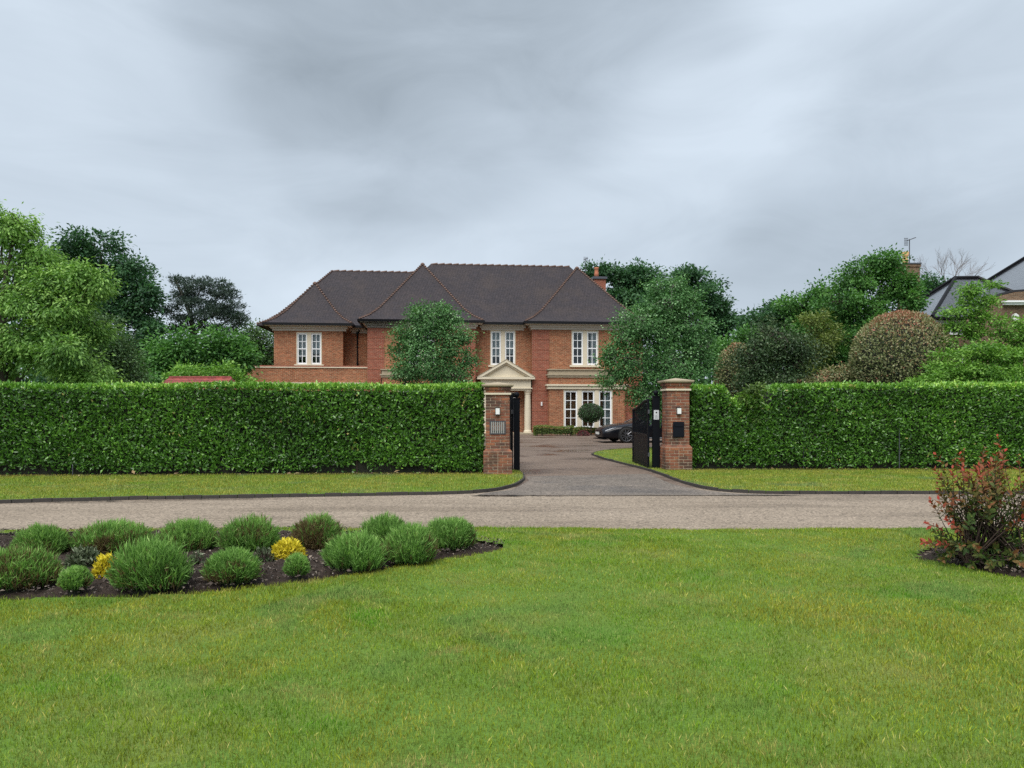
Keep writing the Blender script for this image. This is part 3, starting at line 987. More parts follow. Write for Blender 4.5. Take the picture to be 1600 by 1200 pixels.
wm = MB()
wall_open(wm, lw0, lw1, 0, 0, WT, [w_l])
wm.quad((lw0, 0, 0), (lw0, 0, WT), (lw0, 9, WT), (lw0, 9, 0))
wm.quad((lw1, 0, 0), (lw1, VC, 0), (lw1, VC, WT), (lw1, 0, WT))
wm.build('wall', M['brick'], house)
wm = MB()
wall_open(wm, lw1, rw0, VC, 0, WT, [w_c, (hp(775, VC), hp(809, VC), 0.12, 2.55)])
wm.build('wall', M['brick'], house)
wm = MB()
wall_open(wm, rw0, rw1, 0, 0, WT, [w_r])
wm.quad((rw0, 0, 0), (rw0, 0, WT), (rw0, VC, WT), (rw0, VC, 0))
wm.quad((rw1, 0, 0), (rw1, 9, 0), (rw1, 9, WT), (rw1, 0, WT))
wm.quad((rw1, 9, 0), (lw0, 9, 0), (lw0, 9, WT), (rw1, 9, WT))
wm.build('wall', M['brick'], house)
b0, b1 = hp(428, VB), hp(536, VB)
b2 = lw0
wm = MB()
wall_open(wm, b0, b1, VB, 0, WT, [w_b])
wm.quad((b0, VB, 0), (b0, VB, WT), (b0, 10, WT), (b0, 10, 0))
wm.quad((b1, VB, 0), (b1, VBR, 0), (b1, VBR, WT), (b1, VB, WT))
wm.quad((b1, VBR, 0), (b2, VBR, 0), (b2, VBR, WT), (b1, VBR, WT))
wm.build('wall', M['brick'], house)
window(*w_l, 0, 2, 'sides')
window(*w_r, 0, 2, 'right')
window(*w_c, VC, 2, 'blind')
window(*w_b, VB, 2, 'blind')

# rusticated red brick strips at the corners
def quoins(u0, u1, v, z0, z1, deep=0.03):
    k = 10
    h = (z1 - z0) / k
    me = MB().box(0, u1 - u0, -deep, -0.002, 0.0, h - 0.02).mesh('quoin_block', M['brick_red'])
    for i in range(k):
        o = link('quoin_block', me, house)
        o.location = (u0, v, z0 + i * h)
for a, b in ((lw0, hp(600, 0)), (hp(721, 0), lw1), (rw0, hp(858, 0)), (hp(978, 0), rw1)):
    quoins(a - (0.03 if a in (lw0, rw0) else 0), b + (0.03 if b in (lw1, rw1) else 0), 0, 0.15, 6.32)

# frieze, soffit and gutter for each rectangle of roof
HT = [(0.0, 0.0), (0.55, 0.30), (1.1, 0.74), (1.7, 1.34)]
K_TOP = 1.085
def roof_h(d):
    for (d0, h0), (d1, h1) in zip(HT, HT[1:]):
        if d <= d1:
            return h0 + (h1 - h0) * (d - d0) / (d1 - d0)
    return HT[-1][1] + (d - HT[-1][0 - 0]) * K_TOP if False else HT[-1][1] + (d - HT[-1][0]) * K_TOP
RZ = 6.76
def hip_roof(mb, u0, u1, v0, v1, peak=None):
    """bell-cast hipped roof: stacked rings; returns ridge ends"""
    half = min(u1 - u0, v1 - v0) / 2
    sc_ = (peak - RZ) / roof_h(half) if peak else 1.0
    roof_z = lambda d: RZ + roof_h(d) * (1 + (sc_ - 1) * min(1.0, d / 1.7))
    ds = [d for d, _ in HT if d < half - 0.05] + [(1.7 + half) / 2, half]
    rings = [[(u0 + d, v0 + d, roof_z(d)), (u1 - d, v0 + d, roof_z(d)), (u1 - d, v1 - d, roof_z(d)), (u0 + d, v1 - d, roof_z(d))] for d in ds]
    for a, b in zip(rings, rings[1:]):
        for i in range(4):
            j = (i + 1) % 4
            mb.quad(a[i], a[j], b[j], b[i])
    # tile edge thickness
    lo = [(x, y, z - 0.06) for x, y, z in rings[0]]
    for i in range(4):
        j = (i + 1) % 4
        mb.quad(lo[i], lo[j], rings[0][j], rings[0][i])
    return rings
def along(pts, step):
    pts = [Vector(p) for p in pts]
    out = []
    for a, b in zip(pts, pts[1:]):
        n = max(1, int((b - a).length / step))
        for i in range(n):
            out.append((a.lerp(b, i / n), (b - a).normalized()))
    return out
def bonnets(mb, pts, step=0.18, r=0.06, lift=0.02):
    """overlapping half-round tiles along a hip or ridge, each lifting at its lower end"""
    for p, d in along(pts, step):
        a = p + Vector((0, 0, lift - 0.02))
        b = p + d * (step * 0.98) + Vector((0, 0, lift + 0.04))
        mb.tube([a, b], [r * 0.9, r * 1.1], 6)
OV = 0.48
main_rect = (lw0 - OV, rw1 + OV, VC - OV, VC - OV + 8.3)
lw_rect = (lw0 - OV, lw1 + OV, -OV, 8.0)
rw_rect = (rw0 - OV, rw1 + OV, -OV, 8.0)
half_l = (lw_rect[1] - lw_rect[0]) / 2
half_r = (rw_rect[1] - rw_rect[0]) / 2
# left block
VR = VBR - OV
ridge_l = hp(520, VR + 4.1)
lb_rect = (ridge_l - 4.1, lw0 + 8.0, VR, VR + 8.2)
pj_rect = (hp(412, VB - OV), hp(550, VB - OV), VB - OV, VB - OV + 8)
roof_m = MB()
rings = {}
for key, rc in (('m', main_rect), ('l', lw_rect), ('r', rw_rect), ('b', lb_rect), ('p', pj_rect)):
    rings[key] = hip_roof(roof_m, *rc, peak={'m': 11.0, 'l': 10.72, 'r': 10.72, 'b': 10.92, 'p': 9.62}[key])
roof = roof_m.build('roof', M['tiles'], house)
hm = MB()
for key, corners in (('l', (0, 1)), ('r', (0, 1)), ('p', (0, 1)), ('b', (0,)), ('m', ())):
    for ci in corners:
        bonnets(hm, [r[ci] for r in rings[key]][::-1])
ht = hm.build('hip_tiles', M['hip'], roof)
ht['kind'] = 'stuff'
rm = MB()
def top_of(key):
    r = rings[key][-1]
    return r
mt = top_of('m')
bonnets(rm, [mt[0], mt[1]], 0.45, 0.065, -0.02)
bt = top_of('b')
bonnets(rm, [bt[0], bt[1]], 0.45, 0.065, -0.02)
for key in ('l', 'r', 'p'):
    t = top_of(key)
    bonnets(rm, [t[0], t[3]], 0.3, 0.07, 0.0)
    c = Vector(t[0])
    rm.lathe((c.x, c.y, c.z - 0.05), [(0.02, -0.05), (0.14, 0.0), (0.13, 0.08), (0.06, 0.14), (0.01, 0.15)], 8)
ro = rm.build('ridge_tiles', M['hip'], roof)
ro['kind'] = 'stuff'
def ring_part(name, rc, inset, w, z0, z1, mat, sides='flr'):
    u0, u1, v0, v1 = rc
    u0, u1, v0, v1 = u0 + inset, u1 - inset, v0 + inset, v1 - inset
    mb = MB()
    mb.box(u0, u1, v0, v0 + w, z0, z1)
    if 'l' in sides:
        mb.box(u0, u0 + w, v0 + w, v1, z0, z1)
    if 'r' in sides:
        mb.box(u1 - w, u1, v0 + w, v1, z0, z1)
    return mb.build(name, mat, house)
def eaves(rc, sides, full_back=True):
    # gutter, fascia, soffit board, stepped cream frieze against the wall
    ring_part('gutter', rc, -0.09, 0.12, RZ - 0.13, RZ + 0.01, M['black'], sides)
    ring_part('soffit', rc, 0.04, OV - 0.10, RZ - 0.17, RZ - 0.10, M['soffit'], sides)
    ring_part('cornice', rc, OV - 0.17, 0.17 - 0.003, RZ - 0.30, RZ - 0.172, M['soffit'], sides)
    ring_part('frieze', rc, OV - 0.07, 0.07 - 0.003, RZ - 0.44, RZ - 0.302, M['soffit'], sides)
eaves((lw_rect[0], lw_rect[1], lw_rect[2], VC), 'r')
eaves((lw_rect[0], lw_rect[0] + 3, lw_rect[2], 8), 'l')
eaves((rw_rect[0], rw_rect[1], rw_rect[2], 8), 'lr')
eaves((lw1 - OV + 0.5, rw0 + OV - 0.5, VC - OV, 3), '')
eaves((pj_rect[0], pj_rect[1], pj_rect[2], VR + 0.3), 'lr')
eaves((b1, lw0 + OV, VR, 5), '')

# chimney behind the right wing, and the aerial
cu = hp(936, 7.0)
cm = MB()
cz0, cz1 = 8.0, hz(437, cu, 7.0)
ch = MB().box(cu - 0.42, cu + 0.42, 6.7, 7.4, 6.0, cz1).build('chimney', M['brick_red'], house)
MB().box(cu - 0.5, cu + 0.5, 6.6, 7.5, cz1 + 0.002, cz1 + 0.16).build('chimney_cap', M['metal'], ch)
pu = hp(932, 7.0)
MB().lathe((pu, 7.0, cz1 + 0.16), [(0.17, 0), (0.155, 0.3), (0.14, 0.34), (0.135, 0.55), (0.165, 0.6), (0.165, 0.68), (0.12, 0.7)], 12).build('chimney_pot', M['pot'], ch, True)
au = hp(914.5, 8.5)
az = hz(404, au, 8.5)
am = MB().tube([(au, 8.5, 8.5), (au, 8.5, az)], 0.025, 6)
am.tube([(au - 0.12, 8.5, az - 0.08), (au + 0.18, 8.4, az + 0.02)], 0.03, 5)
for i in range(4):
    x = au - 0.1 + i * 0.08
    am.tube([(x, 8.46, az - 0.2), (x, 8.46, az + 0.12)], 0.014, 4)
am.build('aerial', M['metal'], house)

# ground floor bays with parapets: right one in view, left one above the hedge
def bay(p0, p1, vf, ops_px, lights):
    u0, u1 = hp(p0, vf), hp(p1, vf)
    um = (u0 + u1) / 2
    zc0, zc1 = hz(608, um, vf), hz(600.5, um, vf)
    zp0, zp1 = hz(590, um, vf), hz(577, um, vf)
    mb = MB()
    op = wspec(*ops_px, vf)
    wall_open(mb, u0, u1, vf, 0, zp0, [op])
    mb.quad((u0, vf, 0), (u0, vf, zp0), (u0, 0, zp0), (u0, 0, 0))
    mb.quad((u1, vf, 0), (u1, 0, 0), (u1, 0, zp0), (u1, vf, zp0))
    mb.build('bay_wall', M['brick'], house)
    c = MB()
    c.box(u0 - 0.10, u1 + 0.10, vf - 0.10, -0.003, zc0, zc1 - 0.10)
    c.box(u0 - 0.18, u1 + 0.18, vf - 0.18, -0.003, zc1 - 0.098, zc1)
    c.build('bay_cornice', M['stone'], house)
    c = MB()
    c.box(u0 - 0.06, u1 + 0.06, vf - 0.06, -0.003, zp0 + 0.002, zp0 + 0.12)
    c.box(u0 - 0.12, u1 + 0.12, vf - 0.12, -0.003, zp0 + 0.122, zp0 + 0.20)
    c.box(u0 - 0.02, u1 + 0.02, vf - 0.02, -0.003, zp0 + 0.202, zp1 - 0.06)
    c.box(u0 - 0.09, u1 + 0.09, vf - 0.09, -0.003, zp1 - 0.058, zp1)
    c.build('bay_coping', M['stone_dirty'], house)
    return op
opr = bay(858, 976, -0.55, (880.5, 957, 609, 668.5), 3)
window(*opr, -0.55, 3, 'right', 0.26, False)
opl = bay(597, 722, -0.55, (622, 697, 609, 668.5), 3)
window(*opl, -0.55, 3, 'sides', 0.26, False)

# single storey block on the left with its parapet
VS = 0.25
s0, s1 = hp(370, VS), lw0
sm = (s0 + s1) / 2
zt = hz(571, sm, VS)
zb0, zb1 = hz(601.5, sm, VS), hz(597.5, sm, VS)
mb = MB()
mb.box(s0, s1 - 0.004, VS, VB - 0.02, 0, zb0 - 0.002)
mb.box(s0, s1 - 0.004, VS + 0.02, VS + 0.35, zb0, zt - 0.14)
mb.box(s0, s0 + 0.33, VS + 0.352, VB + 3, zb0, zt - 0.14)
mb.box(s0, b0 - 0.01, VB - 0.018, 8, 0, zb0 - 0.002)
mb.build('parapet_wall', M['brick'], house)
mb = MB()
mb.box(s0 - 0.03, s1 - 0.006, VS - 0.04, VS + 0.39, zt - 0.138, zt - 0.08)
mb.build('parapet_band', M['stone'], house)
mb = MB()
mb.box(s0 - 0.05, s1 - 0.006, VS - 0.02, VS + 0.37, zt - 0.078, zt)
mb.build('parapet_coping', M['brick_red'], house)
MB().box(s0 - 0.05, s1 - 0.006, VS - 0.10, VS - 0.002, zb0 - 0.10, zb1).build('string_course', M['stone'], house)

# rainwater pipes
def pipe(u, v, z0, z1, top=True):
    mb = MB().tube([(u, v, z0), (u, v, z1)], 0.045, 8)
    if top:
        mb.tube([(u, v, z1), (u + 0.12, v - 0.14, z1 + 0.16), (u + 0.13, v - 0.28, z1 + 0.2)], 0.045, 8)
        mb.box(u - 0.08, u + 0.08, v - 0.07, v + 0.04, z1 - 0.02, z1 + 0.10)
    for z in np.arange(z0 + 0.6, z1, 1.8):
        mb.box(u - 0.07, u + 0.07, v - 0.05, v + 0.05, z, z + 0.05)
    mb.build('downpipe', M['black'], house)
pipe(hp(558.5, VBR - 0.06), VBR - 0.07, zt - 0.3, 6.28)
pipe(hp(597.5, -0.07) - 0.02, -0.10, 0.0, hz(577, hp(597, 0), 0), False)
lm = MB().tube([(lw0 - 0.40, -0.1, RZ - 0.14), (lw0 - 0.30, 0.3, RZ - 0.3), (lw0 - 0.06, 1.2, RZ - 0.55)], 0.045, 6)
lm.build('swan_neck_pipe', M['black'], house)
lm = MB().tube([(b0 - 0.42, VB - 0.1, RZ - 0.14), (b0 - 0.30, VB + 0.2, RZ - 0.30), (b0 - 0.05, VB + 0.7, RZ - 0.55)], 0.045, 6)
lm.build('swan_neck_pipe', M['black'], house)

# portico
VP = -0.35
pc = hp(791, VP)
phw = (hp(836, VP) - hp(746, VP)) / 2
pz0 = hz(610, pc, VP)
pz1 = hz(592.5, pc, VP)
pz2 = hz(589, pc, VP)
pza = hz(562, pc, VP)
mb = MB()
mb.box(pc - phw + 0.22, pc + phw - 0.22, VP + 0.14, VC - 0.003, pz0, pz0 + 0.10)
mb.box(pc - phw + 0.14, pc + phw - 0.14, VP + 0.06, VC - 0.003, pz0 + 0.102, pz0 + 0.16)
mb.box(pc - phw + 0.22, pc + phw - 0.22, VP + 0.14, VC - 0.003, pz0 + 0.162, pz1 - 0.002)
mb.build('entablature', M['stone'], house)
mb = MB()
mb.box(pc - phw, pc + phw, VP - 0.06, VC - 0.003, pz1, pz2)
mb.extrude_y([(pc - phw + 0.2, pz2 + 0.002), (pc + phw - 0.2, pz2 + 0.002), (pc, pza - 0.12)], VP + 0.14, VC - 0.004)
tk = 0.16
sl = (pza - pz2) / phw
for sgn in (-1, 1):
    a = pc + sgn * phw
    q = [(a, pz2 + 0.002), (pc, pza), (pc, pza - tk), (a - sgn * tk / sl, pz2 + 0.002)]
    mb.extrude_y(q if sgn < 0 else q[::-1], VP - 0.08, VC - 0.005)
    q2 = [(a - sgn * tk / sl, pz2 + 0.004), (pc, pza - tk - 0.003), (pc, pza - tk - 0.10), (a - sgn * (tk + 0.10) / sl, pz2 + 0.004)]
    mb.extrude_y(q2 if sgn < 0 else q2[::-1], VP + 0.02, VC - 0.006)
mb.build('pediment', M['stone'], house)
lead = MB()
for sgn in (-1, 1):
    a = pc + sgn * (phw + 0.02)
    q = [(a, pz2 + 0.03), (pc, pza + 0.035), (pc, pza + 0.005), (a, pz2 - 0.0)]
    lead.extrude_y(q if sgn < 0 else q[::-1], VP - 0.10, VC - 0.007)
lead.build('pediment_flashing', M['stone_dirty'], house)
cprof = [(0.27, 0), (0.27, 0.09), (0.245, 0.10), (0.25, 0.17), (0.215, 0.20), (0.20, 0.24), (0.203, 0.8), (0.195, 1.6), (0.172, pz0 - 0.24), (0.20, pz0 - 0.22), (0.20, pz0 - 0.18), (0.18, pz0 - 0.17), (0.225, pz0 - 0.09), (0.235, pz0 - 0.08), (0.235, pz0 - 0.003)]
for pxc in (824.5, 757.5):
    MB().lathe((hp(pxc, VP + 0.38), VP + 0.38, 0.02), [(r, z) for r, z in cprof], 18).build('column', M['stone'], house, False)
MB().box(pc - phw + 0.1, pc + phw - 0.1, VP - 0.1, VC - 0.01, 0.0, 0.10).build('porch_step', M['stone_dirty'], house)
d0, d1 = hp(775, VC), hp(809, VC)
dm = MB()
dm.box(d0 + 0.06, d1 - 0.06, VC + 0.06, VC + 0.12, 0.13, 2.18)
for r0, r1 in ((0.3, 0.9), (1.05, 2.02)):
    for c0, c1 in ((d0 + 0.16, (d0 + d1) / 2 - 0.05), ((d0 + d1) / 2 + 0.05, d1 - 0.16)):
        dm.box(c0, c1, VC + 0.045, VC + 0.058, r0, r1)
dr = dm.build('door', M['door'], house)
fm = MB()
fm.box(d0 + 0.002, d0 + 0.058, VC + 0.03, VC + 0.14, 0.12, 2.548)
fm.box(d1 - 0.058, d1 - 0.002, VC + 0.03, VC + 0.14, 0.12, 2.548)
fm.box(d0 + 0.06, d1 - 0.06, VC + 0.03, VC + 0.14, 2.182, 2.24)
fm.box(d0 + 0.06, d1 - 0.06, VC + 0.03, VC + 0.14, 2.49, 2.548)
fm.build('frame', M['white'], dr)
MB().box(d0 + 0.06, d1 - 0.06, VC + 0.09, VC + 0.1, 2.242, 2.488).build('fanlight_pane', M['glass'], dr)
MB().lathe((d0 + 0.2, VC + 0.0, 1.1), [(0.0, -0.03), (0.03, 0.0), (0.0, 0.03)], 8).build('handle', M['brass'], dr)
qu = hp(846, -0.06)
MB().box(qu - 0.04, qu + 0.04, -0.16, -0.041, hz(634, qu, 0), hz(628, qu, 0)).build('wall_lamp', M['lamp_glass'], house)

# ================================================================ neighbour's house on the right
nb = empty('neighbour_house', (25.0, 40.0, 0))
tag(nb, 'tan brick house with dark slate roof, chimney and curved gable at the right edge', 'house')
def nl(px, py, Y):
    p = P(px, py, Y)
    return (p.x - 25.0, p.y - 40.0, p.z)
def nu(px, Y):
    return (px - HX) / F * Y - 25.0
nw = MB()
x0, x1 = nu(1462, 40.4), nu(1462, 40.4) + 10
nez = 6.35
nw.box(x0, x1, 0.4, 6.4, 0, nez)
nw.box(x0 + 5.2, x0 + 18, -2.4, 10, 0, 7.0)
nw.build('wall', M['brick_tan'], nb)
def simple_hip(name, u0, u1, v0, v1, z0, rise, mat):
    half = min(u1 - u0, v1 - v0) / 2
    mb = MB()
    a = [(u0, v0, z0), (u1, v0, z0), (u1, v1, z0), (u0, v1, z0)]
    if u1 - u0 > v1 - v0:
        r0, r1 = (u0 + half, (v0 + v1) / 2, z0 + rise), (u1 - half, (v0 + v1) / 2, z0 + rise)
        mb.quad(a[0], a[1], r1, r0)
        mb.quad(a[2], a[3], r0, r1)
        mb.add([a[3], a[0], r0], [(0, 1, 2)])
        mb.add([a[1], a[2], r1], [(0, 1, 2)])
        hips = [(a[0], r0), (a[3], r0), (a[1], r1), (r0, r1)]
    else:
        r0, r1 = ((u0 + u1) / 2, v0 + half, z0 + rise), ((u0 + u1) / 2, v1 - half, z0 + rise)
        mb.quad(a[1], a[2], r1, r0)
        mb.quad(a[3], a[0], r0, r1)
        mb.add([a[0], a[1], r0], [(0, 1, 2)])
        mb.add([a[2], a[3], r1], [(0, 1, 2)])
        hips = [(a[0], r0), (a[1], r0), (a[3], r1), (r0, r1)]
    o = mb.build(name, mat, nb)
    hm = MB()
    for p, q in hips:
        hm.tube([Vector(p) + Vector((0, 0, 0.03)), Vector(q) + Vector((0, 0, 0.05))], 0.10, 6)
    hm.build('hip_tiles', M['black'], o)
    return o
ra = simple_hip('roof', x0 - 0.45, x0 + 7.1, -0.05, 6.2, nez + 0.12, 2.62, M['slates'])
rb = simple_hip('roof', x0 + 4.2, x0 + 19, -1.6, 11.0, 7.0, 5.2, M['slates'])
MB().box(x0 - 0.55, x0 + 5.0, -0.18, -0.06, nez, nez + 0.13).build('gutter', M['black'], nb)
MB().box(x0 - 0.02, x0 + 5.0, 0.28, 0.397, nez - 0.24, nez - 0.002).build('frieze', M['white'], nb)
# curved gable bay
Yg = 37.0
arc = [(1520, 500), (1532, 486), (1548, 472), (1565, 461.5), (1585, 456.5), (1605, 455), (1640, 455)]
top = [nl(a, b, Yg) for a, b in arc]
gm = MB()
base_z = 0.0
poly = [(p[0], p[2]) for p in top]
gm.extrude_y([(poly[0][0], base_z)] + [(poly[-1][0], base_z)] + poly[::-1], Yg - 40.0, Yg - 40.0 + 0.55)
gm.build('gable_wall', M['brick_tan'], nb)
cm2 = MB()
cm2.tube([(p[0], Yg - 40.0 + 0.2, p[2] + 0.02) for p in top], 0.12, 6)
cm2.build('gable_coping', M['black'], nb)
g1 = MB()
p = nl(1566, 477, Yg)
q = nl(1650, 471, Yg)
g1.box(p[0], q[0], Yg - 40.0 - 0.22, Yg - 40.0 - 0.003, p[2], p[2] + 0.11)
g1.box(p[0] - 0.05, q[0], Yg - 40.0 - 0.32, Yg - 40.0 - 0.003, p[2] + 0.112, p[2] + 0.2)
g1.build('gable_cornice', M['white'], nb)
p = nl(1585, 496, Yg)
ab = MB()
ab.add([(p[0] + 0.17 * math.cos(a), Yg - 40.0 - y_, p[2] + 0.2 * math.sin(a)) for y_ in (0.12, 0.003) for a in [math.pi / 6 + k * math.pi / 3 for k in range(6)]],
       [(5, 4, 3, 2, 1, 0)] + [(k, (k + 1) % 6, 6 + (k + 1) % 6, 6 + k) for k in range(6)])
ab.build('alarm_box', M['lamp_glass'], nb)
for (pa, pb, ya, yb) in ((1483, 1503, 509, 523), (1488, 1506, 548, 574)):
    a, b = nl(pa, yb, 40.35), nl(pb, ya, 40.35)
    f = MB()
    yy = 0.398
    f.box(a[0], b[0], yy - 0.07, yy, b[2] - 0.12, b[2])
    f.box(a[0], b[0], yy - 0.10, yy, a[2], a[2] + 0.10)
    f.box(a[0], a[0] + 0.09, yy - 0.06, yy, a[2] + 0.102, b[2] - 0.122)
    f.box(b[0] - 0.09, b[0], yy - 0.06, yy, a[2] + 0.102, b[2] - 0.122)
    w_ = f.build('window', M['white'], nb)
    MB().box(a[0] + 0.092, b[0] - 0.092, yy - 0.035, yy - 0.004, a[2] + 0.104, b[2] - 0.124).build('pane', M['door'], w_)
cx = nu(1421, 41.5)
cb = nl(1421, 413, 41.5)[2]
chn = MB().box(cx - 0.42, cx + 0.42, 1.2, 2.0, 0, cb - 0.2)
chn.box(cx - 0.46, cx + 0.46, 1.16, 2.04, cb - 0.198, cb - 0.05)
chn = chn.build('chimney', M['brick_tan'], nb)
MB().box(cx - 0.48, cx + 0.48, 1.13, 2.07, cb - 0.048, cb + 0.02).build('chimney_cap', M['metal'], chn)
pxx = nu(1416, 41.5)
MB().lathe((pxx, 1.6, cb + 0.02), [(0.17, 0), (0.15, 0.28), (0.13, 0.30), (0.14, 0.42), (0.19, 0.5), (0.17, 0.52), (0.20, 0.64), (0.18, 0.68), (0.1, 0.69)], 12).build('chimney_pot', M['pot_tan'], chn, True)
ax = nu(1427, 41.5)
at = nl(1427, 371, 41.5)[2]
an = MB().tube([(ax, 1.9, cb - 0.6), (ax, 1.9, at)], 0.028, 6)
an.tube([(ax - 0.16, 1.9, at - 0.1), (ax + 0.26, 1.7, at + 0.05)], 0.025, 5)
for i in range(5):
    x = ax - 0.3 + i * 0.045
    an.tube([(x, 1.86, at - 0.38), (x, 1.86, at + 0.06)], 0.009, 4)
for i in range(4):
    an.tube([(ax - 0.32, 1.86, at - 0.36 + i * 0.13), (ax - 0.1, 1.86, at - 0.36 + i * 0.13)], 0.009, 4)
an.build('aerial', M['metal'], chn)

# ================================================================ garden shed with red roof, far left
Ys = 30.0
sh = empty('garden_shed', ((300 - HX) / F * Ys, Ys, 0))
tag(sh, 'low timber shed whose red tiled roof shows above the left hedge', 'shed')
sx0, sx1 = (243 - 300) / F * Ys, (352 - 300) / F * Ys
zr = EYE + (HY - 588.5) / F * Ys
MB().box(sx0 + 0.15, sx1 - 0.15, 0.0, 2.0, 0, zr - 0.55).build('wall', M['wood'], sh)
sr = MB()
sr.extrude_y([(0, 0), (1, 0), (1, 1)], 0, 0.001) if False else None
a, b, c, d = (sx0 - 0.05, -0.25, zr - 0.50), (sx1 + 0.12, -0.25, zr - 0.50), (sx1 - 0.15, 1.0, zr), (sx0 + 0.1, 1.0, zr)
e2, f2 = (sx0 - 0.05, 2.25, zr - 0.5), (sx1 + 0.12, 2.25, zr - 0.5)
sr.quad(a, b, c, d)
sr.quad(f2, e2, d, c)
sr.add([b, f2, c], [(0, 1, 2)])
sr.add([e2, a, d], [(0, 1, 2)])
sr.quad(e2, f2, b, a)
ss = sr.build('roof', M['red_tiles'], sh)
MB().tube([Vector(d), Vector(c)], 0.07, 6).tube([Vector(c), Vector(b)], 0.05, 6).build('ridge_tiles', M['red_tiles'], ss)

# ================================================================ gate pillars: every outer brick is a piece
BL, BW, BH, JT = 0.214, 0.1025, 0.0635, 0.0115
BM = {}
def brick_mesh(l):
    k = round(l, 3)
    if k not in BM:
        b = 0.004
        mb = MB()
        hl, hw, hh = l / 2, BW / 2, BH / 2
        mb.add([(sx * (hl - (b if ax != 0 else 0)), sy * (hw - (b if ax != 1 else 0)), sz * (hh - (b if ax != 2 else 0)))
                for ax in range(3) for sx in (-1, 1) for sy in (-1, 1) for sz in (-1, 1)], [])
        def vi(ax, sx, sy, sz):
            return ax * 8 + (sx > 0) * 4 + (sy > 0) * 2 + (sz > 0)
        fs = []
        fs.append((vi(0, 1, -1, -1), vi(0, 1, 1, -1), vi(0, 1, 1, 1), vi(0, 1, -1, 1)))
        fs.append((vi(0, -1, -1, -1), vi(0, -1, -1, 1), vi(0, -1, 1, 1), vi(0, -1, 1, -1)))
        fs.append((vi(1, -1, 1, -1), vi(1, -1, 1, 1), vi(1, 1, 1, 1), vi(1, 1, 1, -1)))
        fs.append((vi(1, -1, -1, -1), vi(1, 1, -1, -1), vi(1, 1, -1, 1), vi(1, -1, -1, 1)))
        fs.append((vi(2, -1, -1, 1), vi(2, 1, -1, 1), vi(2, 1, 1, 1), vi(2, -1, 1, 1)))
        fs.append((vi(2, -1, -1, -1), vi(2, -1, 1, -1), vi(2, 1, 1, -1), vi(2, 1, -1, -1)))
        for sy in (-1, 1):          # bevel strips
            for sz in (-1, 1):
                fs.append((vi(1, -1, sy, sz), vi(1, 1, sy, sz), vi(2, 1, sy, sz), vi(2, -1, sy, sz)))
        for sx in (-1, 1):
            for sz in (-1, 1):
                fs.append((vi(0, sx, -1, sz), vi(0, sx, 1, sz), vi(2, sx, 1, sz), vi(2, sx, -1, sz)))
            for sy in (-1, 1):
                fs.append((vi(0, sx, sy, -1), vi(0, sx, sy, 1), vi(1, sx, sy, 1), vi(1, sx, sy, -1)))
                for sz in (-1, 1):
                    fs.append((vi(0, sx, sy, sz), vi(1, sx, sy, sz), vi(2, sx, sy, sz)))
        mb.f = fs
        BM[k] = mb.mesh('brick', M['pbrick'])
    return BM[k]
